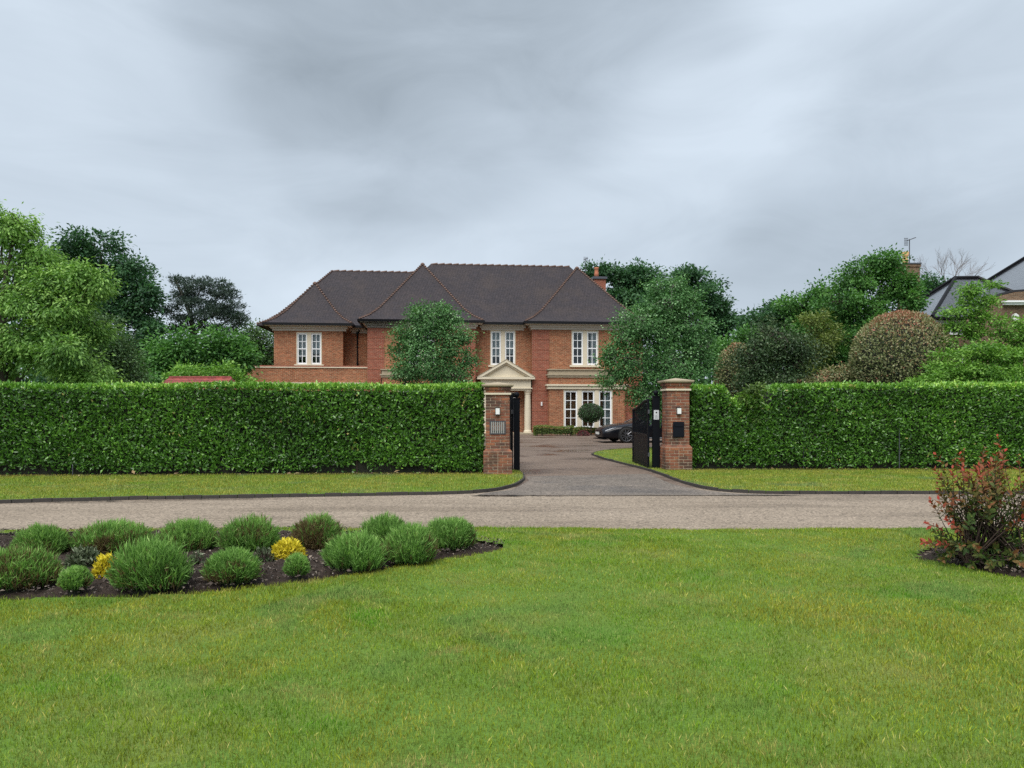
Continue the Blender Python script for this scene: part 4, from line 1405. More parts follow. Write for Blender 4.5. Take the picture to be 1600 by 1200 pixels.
def pillar(label, loc, rz, zs=1.0):
    root = empty('gate_pillar', loc, rz)
    root.scale = (1, 1, zs)
    tag(root, label, 'gate pillar', 'brick pillars at the gateway')
    rr = random.Random(int(loc[0] * 100) + 7)
    def course(z, side, flip):
        run = side - BW - JT                    # from one corner to the return brick of the next side
        h = side / 2 - BW / 2
        s = -side / 2
        parts, left = [], run
        while left > BL * 0.9:
            parts.append(BL)
            left -= BL + JT
        if left > 0.05:
            parts.insert(1, left)
        x = s
        for l in parts:
            for k in range(4):
                o = link('brick', brick_mesh(l), root)
                cx, cy = x + l / 2, -h
                if flip:
                    cx = -cx
                a = k * math.pi / 2
                cx += rr.uniform(-0.001, 0.001)
                cy += rr.uniform(-0.0035, 0.002)
                o.location = (cx * math.cos(a) - cy * math.sin(a), cx * math.sin(a) + cy * math.cos(a), z + BH / 2 + rr.uniform(-0.001, 0.001))
                o.rotation_euler = (0, 0, a + rr.uniform(-0.008, 0.008))
            x += l + JT
    PL, SH = 0.665, 0.5525
    z = 0.0
    for i in range(8):
        course(z, PL, i % 2)
        z += BH + JT
    zp = z
    for i in range(19):
        course(z, SH, i % 2)
        z += BH + JT
    zsft = z
    core = MB()
    core.box(-PL / 2 + 0.0045, PL / 2 - 0.0045, -PL / 2 + 0.0045, PL / 2 - 0.0045, 0, zp)
    cham = MB()
    cham.add([(sx * (PL / 2 - 0.008), sy * (PL / 2 - 0.008), zp + 0.001) for sx, sy in ((-1, -1), (1, -1), (1, 1), (-1, 1))] + [(sx * (SH / 2 + 0.002), sy * (SH / 2 + 0.002), zp + 0.06) for sx, sy in ((-1, -1), (1, -1), (1, 1), (-1, 1))],
             [(i, (i + 1) % 4, 4 + (i + 1) % 4, 4 + i) for i in range(4)] + [(4, 5, 6, 7)])
    cham.build('plinth_chamfer', M['pbrick'], root)
    core.box(-SH / 2 + 0.0045, SH / 2 - 0.0045, -SH / 2 + 0.0045, SH / 2 - 0.0045, zp, zsft)
    core.build('mortar_core', M['mortar'], root)
    b = SH / 2 + 0.035
    MB().box(-b, b, -b, b, zsft, zsft + 0.045).build('stone_band', M['stone'], root)
    z = zsft + 0.05
    for i, sd in enumerate((SH + 0.01, SH + 0.07)):
        course(z, sd, i % 2)
        MB().box(-sd / 2 + 0.008, sd / 2 - 0.008, -sd / 2 + 0.008, sd / 2 - 0.008, z - 0.004, z + BH + 0.006).build('mortar_core', M['mortar'], root)
        z += BH + JT
    c1, c2 = SH / 2 + 0.075, SH / 2 + 0.095
    cp = MB()
    rings_ = [(c1, z), (c2, z + 0.025), (c2, z + 0.055), (0.02, z + 0.12)]
    for r, zz in rings_:
        cp.v += [(-r, -r, zz), (r, -r, zz), (r, r, zz), (-r, r, zz)]
    for k in range(3):
        cp.f += [(4 * k + i, 4 * k + (i + 1) % 4, 4 * k + 4 + (i + 1) % 4, 4 * k + 4 + i) for i in range(4)]
    cp.f += [(3, 2, 1, 0), (12, 13, 14, 15)]
    cp.build('cap_stone', M['stone_dirty'], root)
    return root
PLX, PLY = (777.5 - HX) / F * 17.55, 17.55
PRX, PRY = (1055.5 - HX) / F * 18.70, 18.70
pl_l = pillar('red brick gate pillar with grey slatted plaque, at the right end of the left hedge', (PLX, PLY, 0.03), math.radians(2), 0.925)
pl_r = pillar('red brick gate pillar with black letterbox, at the left end of the right hedge', (PRX, PRY, 0.03), math.radians(2), 0.985)
def front_of(px, py, pil):
    Y = pil.location.y - 0.2763 - 0.012
    p = P(px, py, Y)
    return p
def pillar_lamp(pil, px, py, label):
    p = front_of(px, py, pil)
    r = empty('wall_lamp', p, math.radians(2))
    tag(r, label, 'lamp', 'lamps on the gate pillars')
    MB().box(-0.055, 0.055, 0.0, 0.02, -0.09, 0.09).build('back_plate', M['black'], r)
    g = MB()
    g.box(-0.046, 0.046, -0.07, -0.002, -0.072, 0.072)
    g.build('lamp_shade', M['lamp_glass'], r)
    MB().box(-0.05, 0.05, -0.075, 0.0, 0.074, 0.088).build('lamp_top', M['black'], r)
    MB().box(-0.05, 0.05, -0.075, 0.0, -0.088, -0.074).build('lamp_bottom', M['black'], r)
pillar_lamp(pl_l, 777.5, 642.5, 'small white box lamp on the left gate pillar above the plaque')
pillar_lamp(pl_r, 1060.5, 642, 'small white box lamp on the right gate pillar above the letterbox')
p = front_of(777.5, 668, pl_l)
pq = empty('slatted_plaque', p, math.radians(2))
tag(pq, 'weathered grey slatted metal plaque set into the left gate pillar', 'plaque')
f = MB()
f.box(-0.185, 0.185, -0.005, 0.025, -0.155, -0.135)
f.box(-0.185, 0.185, -0.005, 0.025, 0.135, 0.155)
f.box(-0.185, -0.165, -0.005, 0.025, -0.133, 0.133)
f.box(0.165, 0.185, -0.005, 0.025, -0.133, 0.133)
f.build('frame', M['metal'], pq)
MB().box(-0.163, 0.163, 0.012, 0.02, -0.133, 0.133).build('back_plate', M['letterbox'], pq)
for i in range(7):
    x = -0.14 + i * 0.0467
    s_ = MB().box(-0.015, 0.015, -0.004, 0.010, -0.132, 0.132).build('slat', M['plaque'], pq)
    s_.location = (x, 0, 0)
    s_.rotation_euler = (0, 0, 0.25)
p = front_of(1060, 671, pl_r)
lb = empty('letterbox', p, math.radians(2))
tag(lb, 'black metal letterbox built into the front of the right gate pillar', 'letterbox')
MB().box(-0.135, 0.135, -0.03, 0.02, -0.19, 0.19).build('case', M['letterbox'], lb)
MB().box(-0.10, 0.10, -0.046, -0.031, 0.075, 0.125).build('flap', M['metal' if False else 'letterbox'], lb)
MB().box(-0.115, 0.115, -0.036, -0.0305, -0.165, 0.05).build('door', M['letterbox'], lb)

# ================================================================ gates, open inwards
def gate_post(px, Y, z1, w, label):
    x = (px - HX) / F * Y
    r = empty('gate_post', (x, Y, 0.0))
    tag(r, label, 'gate post', 'posts of the black gates')
    MB().box(-w / 2, w / 2, -w / 2, w / 2, 0, z1).build('shaft', M['gate'], r)
    mb = MB().box(-w / 2 - 0.012, w / 2 + 0.012, -w / 2 - 0.012, w / 2 + 0.012, z1 + 0.001, z1 + 0.02)
    mb.lathe((0, 0, z1 + 0.02), [(0.03, 0), (0.03, 0.02), (0.055, 0.045), (0.066, 0.08), (0.055, 0.115), (0.03, 0.14), (0.005, 0.148)], 12)
    mb.build('ball_finial', M['gate'], r, True)
    return r
gpl = gate_post(807.5, 18.35, 1.82, 0.15, 'black steel gate post with ball top just right of the left pillar')
gpr = gate_post(1024.8, 19.0, 1.88, 0.17, 'black steel gate post with white notice beside the right pillar')
nt_ = empty('gate_notice', (gpr.location.x, gpr.location.y - 0.087, 0))
tag(nt_, 'small white notice with dark round mark on the right gate post', 'notice')
a, b = P(1021.4, 655.5, 18.9), P(1030.0, 640.8, 18.9)
x0_, x1_ = a.x - gpr.location.x, b.x - gpr.location.x
MB().box(x0_ + 0.005, x1_ - 0.005, -0.006, 0.0, a.z, b.z).build('board', M['notice'], nt_)
cz = b.z - 0.06
MB().add([((x0_ + x1_) / 2 + 0.022 * math.cos(k * math.pi / 6), -0.008, cz + 0.022 * math.sin(k * math.pi / 6)) for k in range(12)], [tuple(range(12))]).build('round_mark', M['ink'], nt_)
lines = MB()
for k in range(4):
    lines.box(x0_ + 0.025, x1_ - 0.03 - 0.01 * (k % 2), -0.0075, -0.0062, a.z + 0.03 + k * 0.026, a.z + 0.036 + k * 0.026)
lines.build('print_lines', M['ink'], nt_)
def gate_leaf(x, y, ang, length, z_h, z_e, label):
    r = empty('gate_leaf', (x, y, 0.0), ang)          # local x runs along the leaf from the hinge
    tag(r, label, 'gate', 'leaves of the black gates')
    t = 0.025
    def top(s):
        return z_h + (z_e - z_h) * (0.5 - 0.5 * math.cos(math.pi * s / length))
    fr = MB()
    fr.box(0, 0.06, -t, t, 0.06, top(0))
    fr.box(length - 0.06, length, -t, t, 0.06, top(length))
    fr.box(0.062, length - 0.062, -t + 0.003, t - 0.003, 0.07, 0.15)
    fr.box(0.062, length - 0.062, -t + 0.003, t - 0.003, 0.86, 0.92)
    K = 14
    fr.tube([(length * k / K, 0, top(length * k / K)) for k in range(K + 1)], 0.03, 6)
    fr.build('frame', M['gate'], r)
    MB().box(0.063, length - 0.063, -0.008, 0.008, 0.152, 0.858).build('panel', M['gate'], r)
    nb_ = 17
    for k in range(nb_):
        s = 0.063 + (length - 0.126) * (k + 0.5) / nb_
        MB().tube([(s, 0, 0.921), (s, 0, top(s) - 0.01)], 0.011, 6).build('bar', M['gate'], r)
    for k in range(2):
        MB().box(-0.06, 0.0, -0.02, 0.02, 0.35 + k * 1.1, 0.45 + k * 1.1).build('hinge', M['metal'], r)
    MB().tube([(length * 0.45, 0.03, 1.25), (length * 0.45 + 0.05, 0.06, 1.19), (length * 0.45 + 0.1, 0.06, 1.25), (length * 0.45 + 0.05, 0.06, 1.31), (length * 0.45, 0.03, 1.25)], 0.012, 5).build('ring_handle', M['gate'], r)
    return r
gate_leaf(0.00, 18.50, math.radians(96), 2.1, 1.93, 1.62, 'black steel gate leaf seen edge on, swung open behind the left pillar')
gate_leaf(3.50, 19.10, math.radians(91.5), 2.1, 1.80, 1.55, 'black steel gate leaf swung open in front of the dark car')

# ================================================================ the car
def car():
    a = math.radians(10)
    nose = P(934, 690, 34.3)
    fwd = Vector((-math.cos(a), -math.sin(a), 0))
    cen = nose - fwd * 2.45
    root = empty('parked_car', (cen.x, cen.y, 0.006), a + math.pi)     # local +x is the nose
    tag(root, 'black low coupe parked on the drive behind the right gate', 'car')
    paint, nt, b = new_mat('black car paint')
    b.inputs['Base Color'].default_value = (0.004, 0.0045, 0.008, 1)
    b.inputs['Roughness'].default_value = 0.3
    b.inputs['Specular IOR Level'].default_value = 0.25
    b.inputs['Coat Weight'].default_value = 0.25
    b.inputs['Coat Roughness'].default_value = 0.05
    tyre = plain('tyre rubber', (0.014, 0.014, 0.014), 0.8, 0.2)
    rimm = plain('grey alloy', (0.16, 0.16, 0.17), 0.35, 0.1, metal=0.8)
    lampm = plain('headlamp lens', (0.22, 0.24, 0.27), 0.12, 0.1)
    dark = plain('black grille', (0.006, 0.006, 0.007), 0.5, 0.1)
    platem = plain('pale number plate', (0.7, 0.7, 0.66), 0.5, 0.05)
    cglass, nt, b = new_mat('car glass')
    b.inputs['Base Color'].default_value = (0.012, 0.015, 0.018, 1)
    b.inputs['Roughness'].default_value = 0.04
    b.inputs['Specular IOR Level'].default_value = 0.8
    S = [(0.0, 0.60, 0.30, 0.56), (0.06, 0.72, 0.22, 0.63), (0.16, 0.82, 0.19, 0.69), (0.45, 0.91, 0.17, 0.775), (0.8, 0.945, 0.17, 0.83), (1.2, 0.955, 0.17, 0.88), (1.7, 0.955, 0.17, 0.94), (2.4, 0.955, 0.17, 0.96),
         (3.2, 0.96, 0.17, 0.985), (3.9, 0.96, 0.18, 1.01), (4.4, 0.93, 0.22, 1.02), (4.75, 0.86, 0.32, 1.0), (4.88, 0.78, 0.40, 0.93)]
    def sec(x):
        for (x0, *p), (x1, *q) in zip(S, S[1:]):
            if x <= x1:
                t = (x - x0) / (x1 - x0)
                return [u + (v - u) * t for u, v in zip(p, q)]
        return list(S[-1][1:])
    def pt(x, j, sg, off=0.0):
        w, zb, zt = sec(x)
        prof = [(0, zt + 0.015), (0.45 * w, zt + 0.005), (0.78 * w, zt - 0.03), (0.93 * w, zt - 0.10), (1.0 * w, zt - 0.22), (0.985 * w, zb + 0.22), (0.96 * w, zb + 0.06), (0.84 * w, zb), (0, zb)]
        j0 = int(min(j, 7))
        t = j - j0
        y = prof[j0][0] * (1 - t) + prof[j0 + 1][0] * t
        z = prof[j0][1] * (1 - t) + prof[j0 + 1][1] * t
        return Vector((2.45 - x, sg * (y + off), z + (off if j < 2 else 0)))
    body = MB()
    xs = [s[0] for s in S]
    js = [0, 1, 2, 3, 4, 5, 6, 7, 8]
    ring = []
    for x in xs:
        ring.append([pt(x, j, 1) for j in js] + [pt(x, j, -1) for j in js[7:0:-1]])
    n = len(ring[0])
    for r in ring:
        body.v += [tuple(q) for q in r]
    for i in range(len(xs) - 1):
        for k in range(n):
            body.f.append((i * n + k, i * n + (k + 1) % n, (i + 1) * n + (k + 1) % n, (i + 1) * n + k))
    body.f.append(tuple(range(n - 1, -1, -1)))
    body.f.append(tuple(range((len(xs) - 1) * n, len(xs) * n)))
    bo = body.build('body', paint, root, True)
    md = bo.modifiers.new('smooth', 'SUBSURF')
    md.levels = md.render_levels = 2
    # cabin: glass tub and painted roof skin
    C = [(1.55, 0.93, 0.80, 0.93, 0.80), (1.95, 0.94, 0.82, 1.14, 0.66), (2.35, 0.95, 0.83, 1.30, 0.60), (2.8, 0.96, 0.83, 1.37, 0.58), (3.3, 0.97, 0.83, 1.35, 0.57), (3.85, 0.99, 0.80, 1.22, 0.58), (4.45, 1.0, 0.72, 1.02, 0.62)]
    cab, rf = MB(), MB()
    for x, zb, wb, zt, wt_ in C:
        cab.v += [(2.45 - x, wb, zb - 0.05), (2.45 - x, wt_ + 0.03, zt - 0.05), (2.45 - x, wt_ * 0.6, zt), (2.45 - x, -wt_ * 0.6, zt), (2.45 - x, -wt_ - 0.03, zt - 0.05), (2.45 - x, -wb, zb - 0.05)]
    for i in range(len(C) - 1):
        for k in range(5):
            cab.f.append((i * 6 + k, (i + 1) * 6 + k, (i + 1) * 6 + k + 1, i * 6 + k + 1))
    cab.build('cabin_glass', cglass, root, True)
    for x, zb, wb, zt, wt_ in C[2:6]:
        rf.v += [(2.45 - x, wt_ + 0.045, zt - 0.055), (2.45 - x, wt_ * 0.62, zt + 0.012), (2.45 - x, 0, zt + 0.022), (2.45 - x, -wt_ * 0.62, zt + 0.012), (2.45 - x, -wt_ - 0.045, zt - 0.055)]
    for i in range(3):
        for k in range(4):
            rf.f.append((i * 5 + k, (i + 1) * 5 + k, (i + 1) * 5 + k + 1, i * 5 + k + 1))
    rf.build('roof_panel', paint, root, True)
    for sg in (-1, 1):
        pb = MB()
        for i0, i1 in ((0, 1), (1, 2), (5, 6)):
            xa, zba, wba, zta, wta = C[i0]
            xb, zbb, wbb, ztb, wtb = C[i1]
            pb.tube([(2.45 - xa, sg * (wta + 0.035), zta - 0.04), (2.45 - xb, sg * (wtb + 0.035), ztb - 0.04)], 0.03, 6)
        pb.tube([(2.45 - 3.3, sg * 0.84, 0.96), (2.45 - 3.3, sg * 0.6, 1.32)], 0.04, 6)
        pb.build('window_pillar', paint, root)
        hl = MB()
        K = 8
        for k in range(K + 1):
            x = 0.12 + 0.48 * k / K
            th = 0.42 * (1 - 0.7 * k / K)
            hl.v += [tuple(pt(x, 3.0 - 0.1 * k / K, sg, 0.006)), tuple(pt(x, 3.0 - 0.1 * k / K + th, sg, 0.008))]
        hl.f = [(2 * k, 2 * k + 2, 2 * k + 3, 2 * k + 1) for k in range(K)]
        hl.build('headlight', lampm, root, True)
        iv = MB()
        for k in range(4):
            x = 0.10 + 0.22 * k / 3
            iv.v += [tuple(pt(x, 4.35, sg, 0.006)), tuple(pt(x, 4.9, sg, 0.006))]
        iv.f = [(2 * k, 2 * k + 2, 2 * k + 3, 2 * k + 1) for k in range(3)]
        iv.build('air_intake', dark, root)
        sl_ = MB()
        sl_.box(2.45 - 3.4, 2.45 - 1.45, sg * 0.955 - 0.012, sg * 0.955 + 0.012, 0.215, 0.25)
        sl_.build('sill_trim', lampm, root)
        mr = MB().lathe((0, 0, 0), [(0.005, -0.07), (0.07, -0.03), (0.08, 0.03), (0.03, 0.075)], 10)
        mo = mr.build('wing_mirror', paint, root, True)
        mo.location = (2.45 - 1.95, sg * 1.0, 1.0)
        mo.scale = (0.8, 1.5, 0.9)
        for wx in (1.06, 3.86):
            ar = MB()
            K = 24
            ar.v = [(2.45 - wx + 0.40 * math.cos(t), sg * y_, 0.35 + 0.40 * math.sin(t)) for y_ in (0.6, 0.962) for t in [2 * math.pi * k / K for k in range(K)]]
            ar.f = [tuple(range(K, 2 * K))] + [(k, (k + 1) % K, K + (k + 1) % K, K + k) for k in range(K)]
            ar.v = [(x_, y_, max(0.16, z_)) for x_, y_, z_ in ar.v]
            ar.build('wheel_arch', dark, root)
            prof = [(0.20, -0.11), (0.32, -0.12), (0.345, -0.09), (0.352, 0.0), (0.345, 0.09), (0.32, 0.12), (0.265, 0.115)]
            wmb = MB()
            K = 28
            wmb.v = [(r * math.cos(2 * math.pi * k / K), y_, r * math.sin(2 * math.pi * k / K)) for r, y_ in prof for k in range(K)]
            wmb.f = [(i * K + k, i * K + (k + 1) % K, (i + 1) * K + (k + 1) % K, (i + 1) * K + k) for i in range(len(prof) - 1) for k in range(K)]
            wh = wmb.build('wheel', tyre, root, True)
            wh.location = (2.45 - wx, sg * 0.885, 0.352)
            if sg < 0:
                wh.rotation_euler = (0, 0, math.pi)
            rm_ = MB()
            for k in range(10):
                t = 2 * math.pi * k / 10
                dt_ = 0.10 if k % 2 else -0.02
                rm_.tube([(0.05 * math.cos(t), 0.09, 0.05 * math.sin(t)), (0.262 * math.cos(t + dt_), 0.105, 0.262 * math.sin(t + dt_))], [0.026, 0.017], 5)
            rm_.v += [(0.0, 0, 0)] * 0
            K = 24
            b_ = len(rm_.v)
            rm_.v += [(r * math.cos(2 * math.pi * k / K), y_, r * math.sin(2 * math.pi * k / K)) for r, y_ in ((0.268, 0.116), (0.25, 0.108), (0.25, 0.02)) for k in range(K)]
            rm_.f += [(b_ + i * K + k, b_ + i * K + (k + 1) % K, b_ + (i + 1) * K + (k + 1) % K, b_ + (i + 1) * K + k) for i in range(2) for k in range(K)]
            rm_.build('rim', rimm, wh)
    MB().box(2.44, 2.462, -0.34, 0.34, 0.33, 0.50).build('grille', dark, root)
    MB().box(2.463, 2.475, -0.26, 0.26, 0.375, 0.485).build('number_plate', platem, root)
    MB().box(2.18, 2.44, -0.80, 0.80, 0.15, 0.185).build('front_splitter', dark, root)
car()

# ================================================================ clipped hedges
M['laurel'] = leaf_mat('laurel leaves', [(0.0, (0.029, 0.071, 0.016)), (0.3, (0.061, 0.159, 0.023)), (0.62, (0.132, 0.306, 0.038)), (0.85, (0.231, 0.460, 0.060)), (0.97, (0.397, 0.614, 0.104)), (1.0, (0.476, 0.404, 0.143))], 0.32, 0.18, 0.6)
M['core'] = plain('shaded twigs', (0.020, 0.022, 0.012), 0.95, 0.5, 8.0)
def hedge(name, label, A, B, thick, hfun, seed, cat='hedge', mat='laurel', L=0.090, W=0.043, dens=1250, z0=0.05, post_px=(), rough=0.055, core='core', group=None):
    """clipped hedge from A to B (front foot line), leaves on front, top, back and ends round a twiggy core"""
    rng = np.random.default_rng(seed)
    A, B = Vector(A), Vector(B)
    ln = (B - A).length
    d = (B - A) / ln
    nf = Vector((d.y, -d.x))                    # towards the camera
    root = empty(name, (A.x, A.y, 0.0), math.atan2(d.y, d.x))     # local x along, local -y front
    tag(root, label, cat, group)
    hm_ = max(hfun(np.linspace(0, ln, 60)))
    P_, N_ = [], []
    def put(x, y, z, n):
        P_.append(np.stack([x, y, z], 1))
        N_.append(np.tile(np.array(n, float), (len(x), 1)))
    k = int(ln * hm_ * dens)
    x, f = rng.random(k) * ln, rng.random(k)
    hx = hfun(x)
    z = z0 + f * (hx - z0) * (0.99)
    gap = 0.10 + 0.16 * np.clip(vnoise(x[:, None], 1.6, seed + 3) + 0.3 * vnoise(x[:, None], 6.0, seed + 4), -0.4, 1)
    skirt = rng.random(k) < np.clip((z - z0 - (gap if hm_ > 1 else 0)) / 0.12, 0.06, 1)
    # rounded top edge
    dy = 0.10 * np.clip((z - (hx - 0.16)) / 0.16, 0, 1) ** 2
    x, z, dy = x[skirt], z[skirt], dy[skirt]
    und = rough * vnoise(np.stack([x, z], 1), 2.2, seed) + 0.02 * vnoise(np.stack([x, z], 1), 7.0, seed + 1)
    put(x, dy + und + rng.random(len(x)) ** 1.6 * 0.12, z, (0, -1, 0.12))
    k = int(ln * thick * dens * 0.7)
    x = rng.random(k) * ln
    y = rng.random(k) * thick
    z = hfun(x) - 0.02 - 0.08 * np.clip((0.14 - y) / 0.14, 0, 1) ** 2 + 0.018 * vnoise(np.stack([x, y], 1), 5.0, seed + 2) - rng.random(k) ** 2 * 0.07
    put(x, y, z, (0, -0.1, 1))
    k = int(ln * 10) if hm_ > 1 else 4
    xs_ = rng.random(k) * ln
    put(xs_, rng.random(k) * 0.5 * thick, hfun(xs_) + 0.05 * rng.random(k), (0, -0.2, 1))
    k = int(ln * hm_ * dens * 0.15)
    x = rng.random(k) * ln
    put(x, np.full(k, thick) - rng.random(k) * 0.1, z0 + rng.random(k) * (hfun(x) - z0), (0, 1, 0.1))
    for xe, nx in ((0.0, -1), (ln, 1)):
        k = int(thick * hm_ * dens)
        xx = np.full(k, xe)
        put(xx - nx * rng.random(k) * 0.1, rng.random(k) * thick, z0 + rng.random(k) * (hfun(xx) - z0), (nx, 0, 0.1))
    pts, nr = np.concatenate(P_), np.concatenate(N_)
    patch = vnoise(pts * np.array([1, 0.3, 1.0]), 1.1, seed + 5)
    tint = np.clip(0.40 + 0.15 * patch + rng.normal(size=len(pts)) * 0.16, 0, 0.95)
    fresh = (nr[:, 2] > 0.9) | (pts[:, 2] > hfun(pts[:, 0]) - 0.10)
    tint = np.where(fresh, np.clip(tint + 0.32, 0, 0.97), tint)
    brown = (vnoise(pts, 3.0, seed + 9) > 1.05) & (rng.random(len(pts)) < 0.35) | (rng.random(len(pts)) < 0.004)
    tint = np.where(brown, 1.0, tint)
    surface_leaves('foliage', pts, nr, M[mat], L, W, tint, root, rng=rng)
    # core and stems
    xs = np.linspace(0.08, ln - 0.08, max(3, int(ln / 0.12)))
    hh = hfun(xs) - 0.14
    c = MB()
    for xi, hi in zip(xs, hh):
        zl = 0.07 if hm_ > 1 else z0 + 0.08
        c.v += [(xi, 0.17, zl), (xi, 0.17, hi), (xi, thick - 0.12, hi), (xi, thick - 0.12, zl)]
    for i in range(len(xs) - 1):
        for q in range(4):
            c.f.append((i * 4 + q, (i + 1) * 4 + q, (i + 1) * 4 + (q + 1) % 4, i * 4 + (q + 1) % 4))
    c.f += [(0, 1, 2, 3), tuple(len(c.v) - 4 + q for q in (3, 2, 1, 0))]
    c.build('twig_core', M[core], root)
    st = MB()
    for i in range(int(ln * 5)):
        xi = rng.random() * ln
        yi = 0.1 + rng.random() * (thick - 0.3)
        st.tube([(xi, yi, 0.0), (xi + rng.normal() * 0.05, yi + rng.normal() * 0.05, z0 + 0.35)], [0.014, 0.009], 5)
    st.build('stems', M['twig'], root)['kind'] = 'stuff'
    return root
LA, LB_ = Vector((-15.0, 16.73)), Vector((-0.70, 17.50))
hl_ = lambda x: 2.135 + 0.018 * np.sin(x * 0.9) + 0.012 * np.sin(x * 2.3 + 1) + 0 * x
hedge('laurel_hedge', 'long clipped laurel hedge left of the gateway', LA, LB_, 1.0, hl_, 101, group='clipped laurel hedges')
RA, RB_ = Vector((4.52, 18.58)), Vector((17.5, 18.72))
def hr_(x):
    px = HX + F * (RA.x + np.asarray(x)) / 18.6
    return np.interp(px, [1070, 1134, 1141, 1156, 1167, 1186, 1192, 1204, 1208, 1218, 1400, 2200], [2.13, 2.13, 1.90, 1.66, 1.88, 2.00, 1.78, 1.62, 2.04, 2.17, 2.19, 2.24]) + 0.012 * np.sin(np.asarray(x) * 2.1)
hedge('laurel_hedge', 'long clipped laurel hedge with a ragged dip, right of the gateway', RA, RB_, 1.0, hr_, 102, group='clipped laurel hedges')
# bare earth under the hedges
for nm, a, b in (('hedge_soil_left', LA, LB_), ('hedge_soil_right', RA, RB_)):
    rng_ = np.random.default_rng(5)
    K = 60
    mb = MB()
    for i in range(K + 1):
        q = a.lerp(b, i / K)
        w = 0.10 + 0.08 * rng_.random()
        mb.v += [(q.x, q.y - w, 0.060), (q.x, q.y + 0.5, 0.075), (q.x, q.y + 1.3, 0.06)]
    mb.f = [(3 * i + j, 3 * i + 3 + j, 3 * i + 4 + j, 3 * i + 1 + j) for i in range(K) for j in (0, 1)]
    tag(mb.build(nm, M['soil']), kind='structure')
# loose shoots in the dip
M['laurel_fresh'] = leaf_mat('fresh laurel shoots', [(0.0, (0.045, 0.085, 0.02)), (0.5, (0.09, 0.16, 0.03)), (1.0, (0.16, 0.24, 0.05))], 0.4, 0.25)
tree('laurel_shoot', 'loose upright laurel sapling filling the dip in the right hedge', 18.75, 1178, [(1176, 640, 15, 22, 0), (1183, 612, 9, 12, 0), (1166, 625, 8, 14, 0)], M['laurel_fresh'],
     n=700, cr=0.12, L=0.11, W=0.045, trunk_r=0.02, bark='twig', per=8, shell=0.2, cat='shrub')
# steel stakes seen through the hedge
for px_, a_, b_, Y_, nm in ((1258, 738, 700, 18.50, 'thin grey steel stake low in the right hedge, nearer the gate'), (1408.5, 738, 655, 18.52, 'tall thin grey steel stake in the right hedge, farther from the gate'),
                            (109.5, 746, 728, 16.88, 'short grey steel stake at the foot of the left hedge')):
    p = P(px_, a_, Y_)
    q = P(px_, b_, Y_)
    s = MB().tube([(0, 0, 0.0), (0, 0, q.z)], 0.013, 6).tube([(0, 0, q.z), (0, 0, q.z + 0.03)], [0.018, 0.006], 6).build('steel_stake', M['metal'])
    s.location = (p.x, Y_ + 0.10, 0.0)
    tag(s, nm, 'stake', 'steel stakes along the hedges')

def fallen():
    rng = np.random.default_rng(91)
    k = 70
    x = np.concatenate([rng.uniform(4.6, 11, 30), rng.uniform(-10, -1, 40)])
    y = np.concatenate([rng.uniform(18.2, 18.55, 30), np.interp(x[30:], [-17, -0.7], [16.62, 17.5]) - rng.uniform(0.05, 0.4, 40)])
    c = np.stack([x, y, np.full(k, 0.10)], 1)
    d = rng.normal(size=(k, 3)) * np.array([1, 1, 0.15])
    nn = rng.normal(size=(k, 3)) * 0.3 + np.array([0, 0, 1.0])
    big = np.where(rng.random(k) < 0.2, 1.9, 1.0)
    o = link('fallen_leaves', leaf_mesh('fallen_leaves', c, d, nn, 0.08 * big, 0.04 * big, rng.random(k), leaf_mat('dead leaves', [(0.0, (0.12, 0.07, 0.03)), (0.6, (0.30, 0.20, 0.09)), (1.0, (0.48, 0.38, 0.20))], 0.7, 0.1)))
    tag(o, 'scattered tan dead leaves along the foot of the hedges', 'fallen leaves', kind='stuff')
fallen()

# ================================================================ planting by the house
M['box'] = leaf_mat('box leaves', [(0.0, (0.043, 0.079, 0.016)), (0.5, (0.122, 0.179, 0.035)), (1.0, (0.243, 0.286, 0.066))], 0.5, 0.2)
M['boxdark'] = leaf_mat('dark topiary leaves', [(0.0, (0.014, 0.043, 0.014)), (0.5, (0.033, 0.094, 0.026)), (1.0, (0.073, 0.167, 0.047))], 0.5, 0.15)
def flat_h(h):
    return lambda x: h + 0.04 * np.sin(np.asarray(x) * 3.1) + 0 * np.asarray(x)
YB = 42.0
xa, xb = (836 - HX) / F * YB, (897 - HX) / F * YB
hedge('box_hedge', 'low rounded box hedge under the house wall beside the portico', (xa, YB), (xb, YB + 0.25), 0.7, flat_h(0.54), 111, mat='box', L=0.07, W=0.04, dens=1100, z0=0.03, rough=0.09)
xa, xb = (899 - HX) / F * 43.2, (934 - HX) / F * 43.2
hedge('box_hedge', 'short box hedge under the tall bay window behind the topiary', (xa, 43.3), (xb, 43.45), 0.5, flat_h(0.42), 112, mat='box', L=0.07, W=0.04, dens=1100, z0=0.03, rough=0.09)

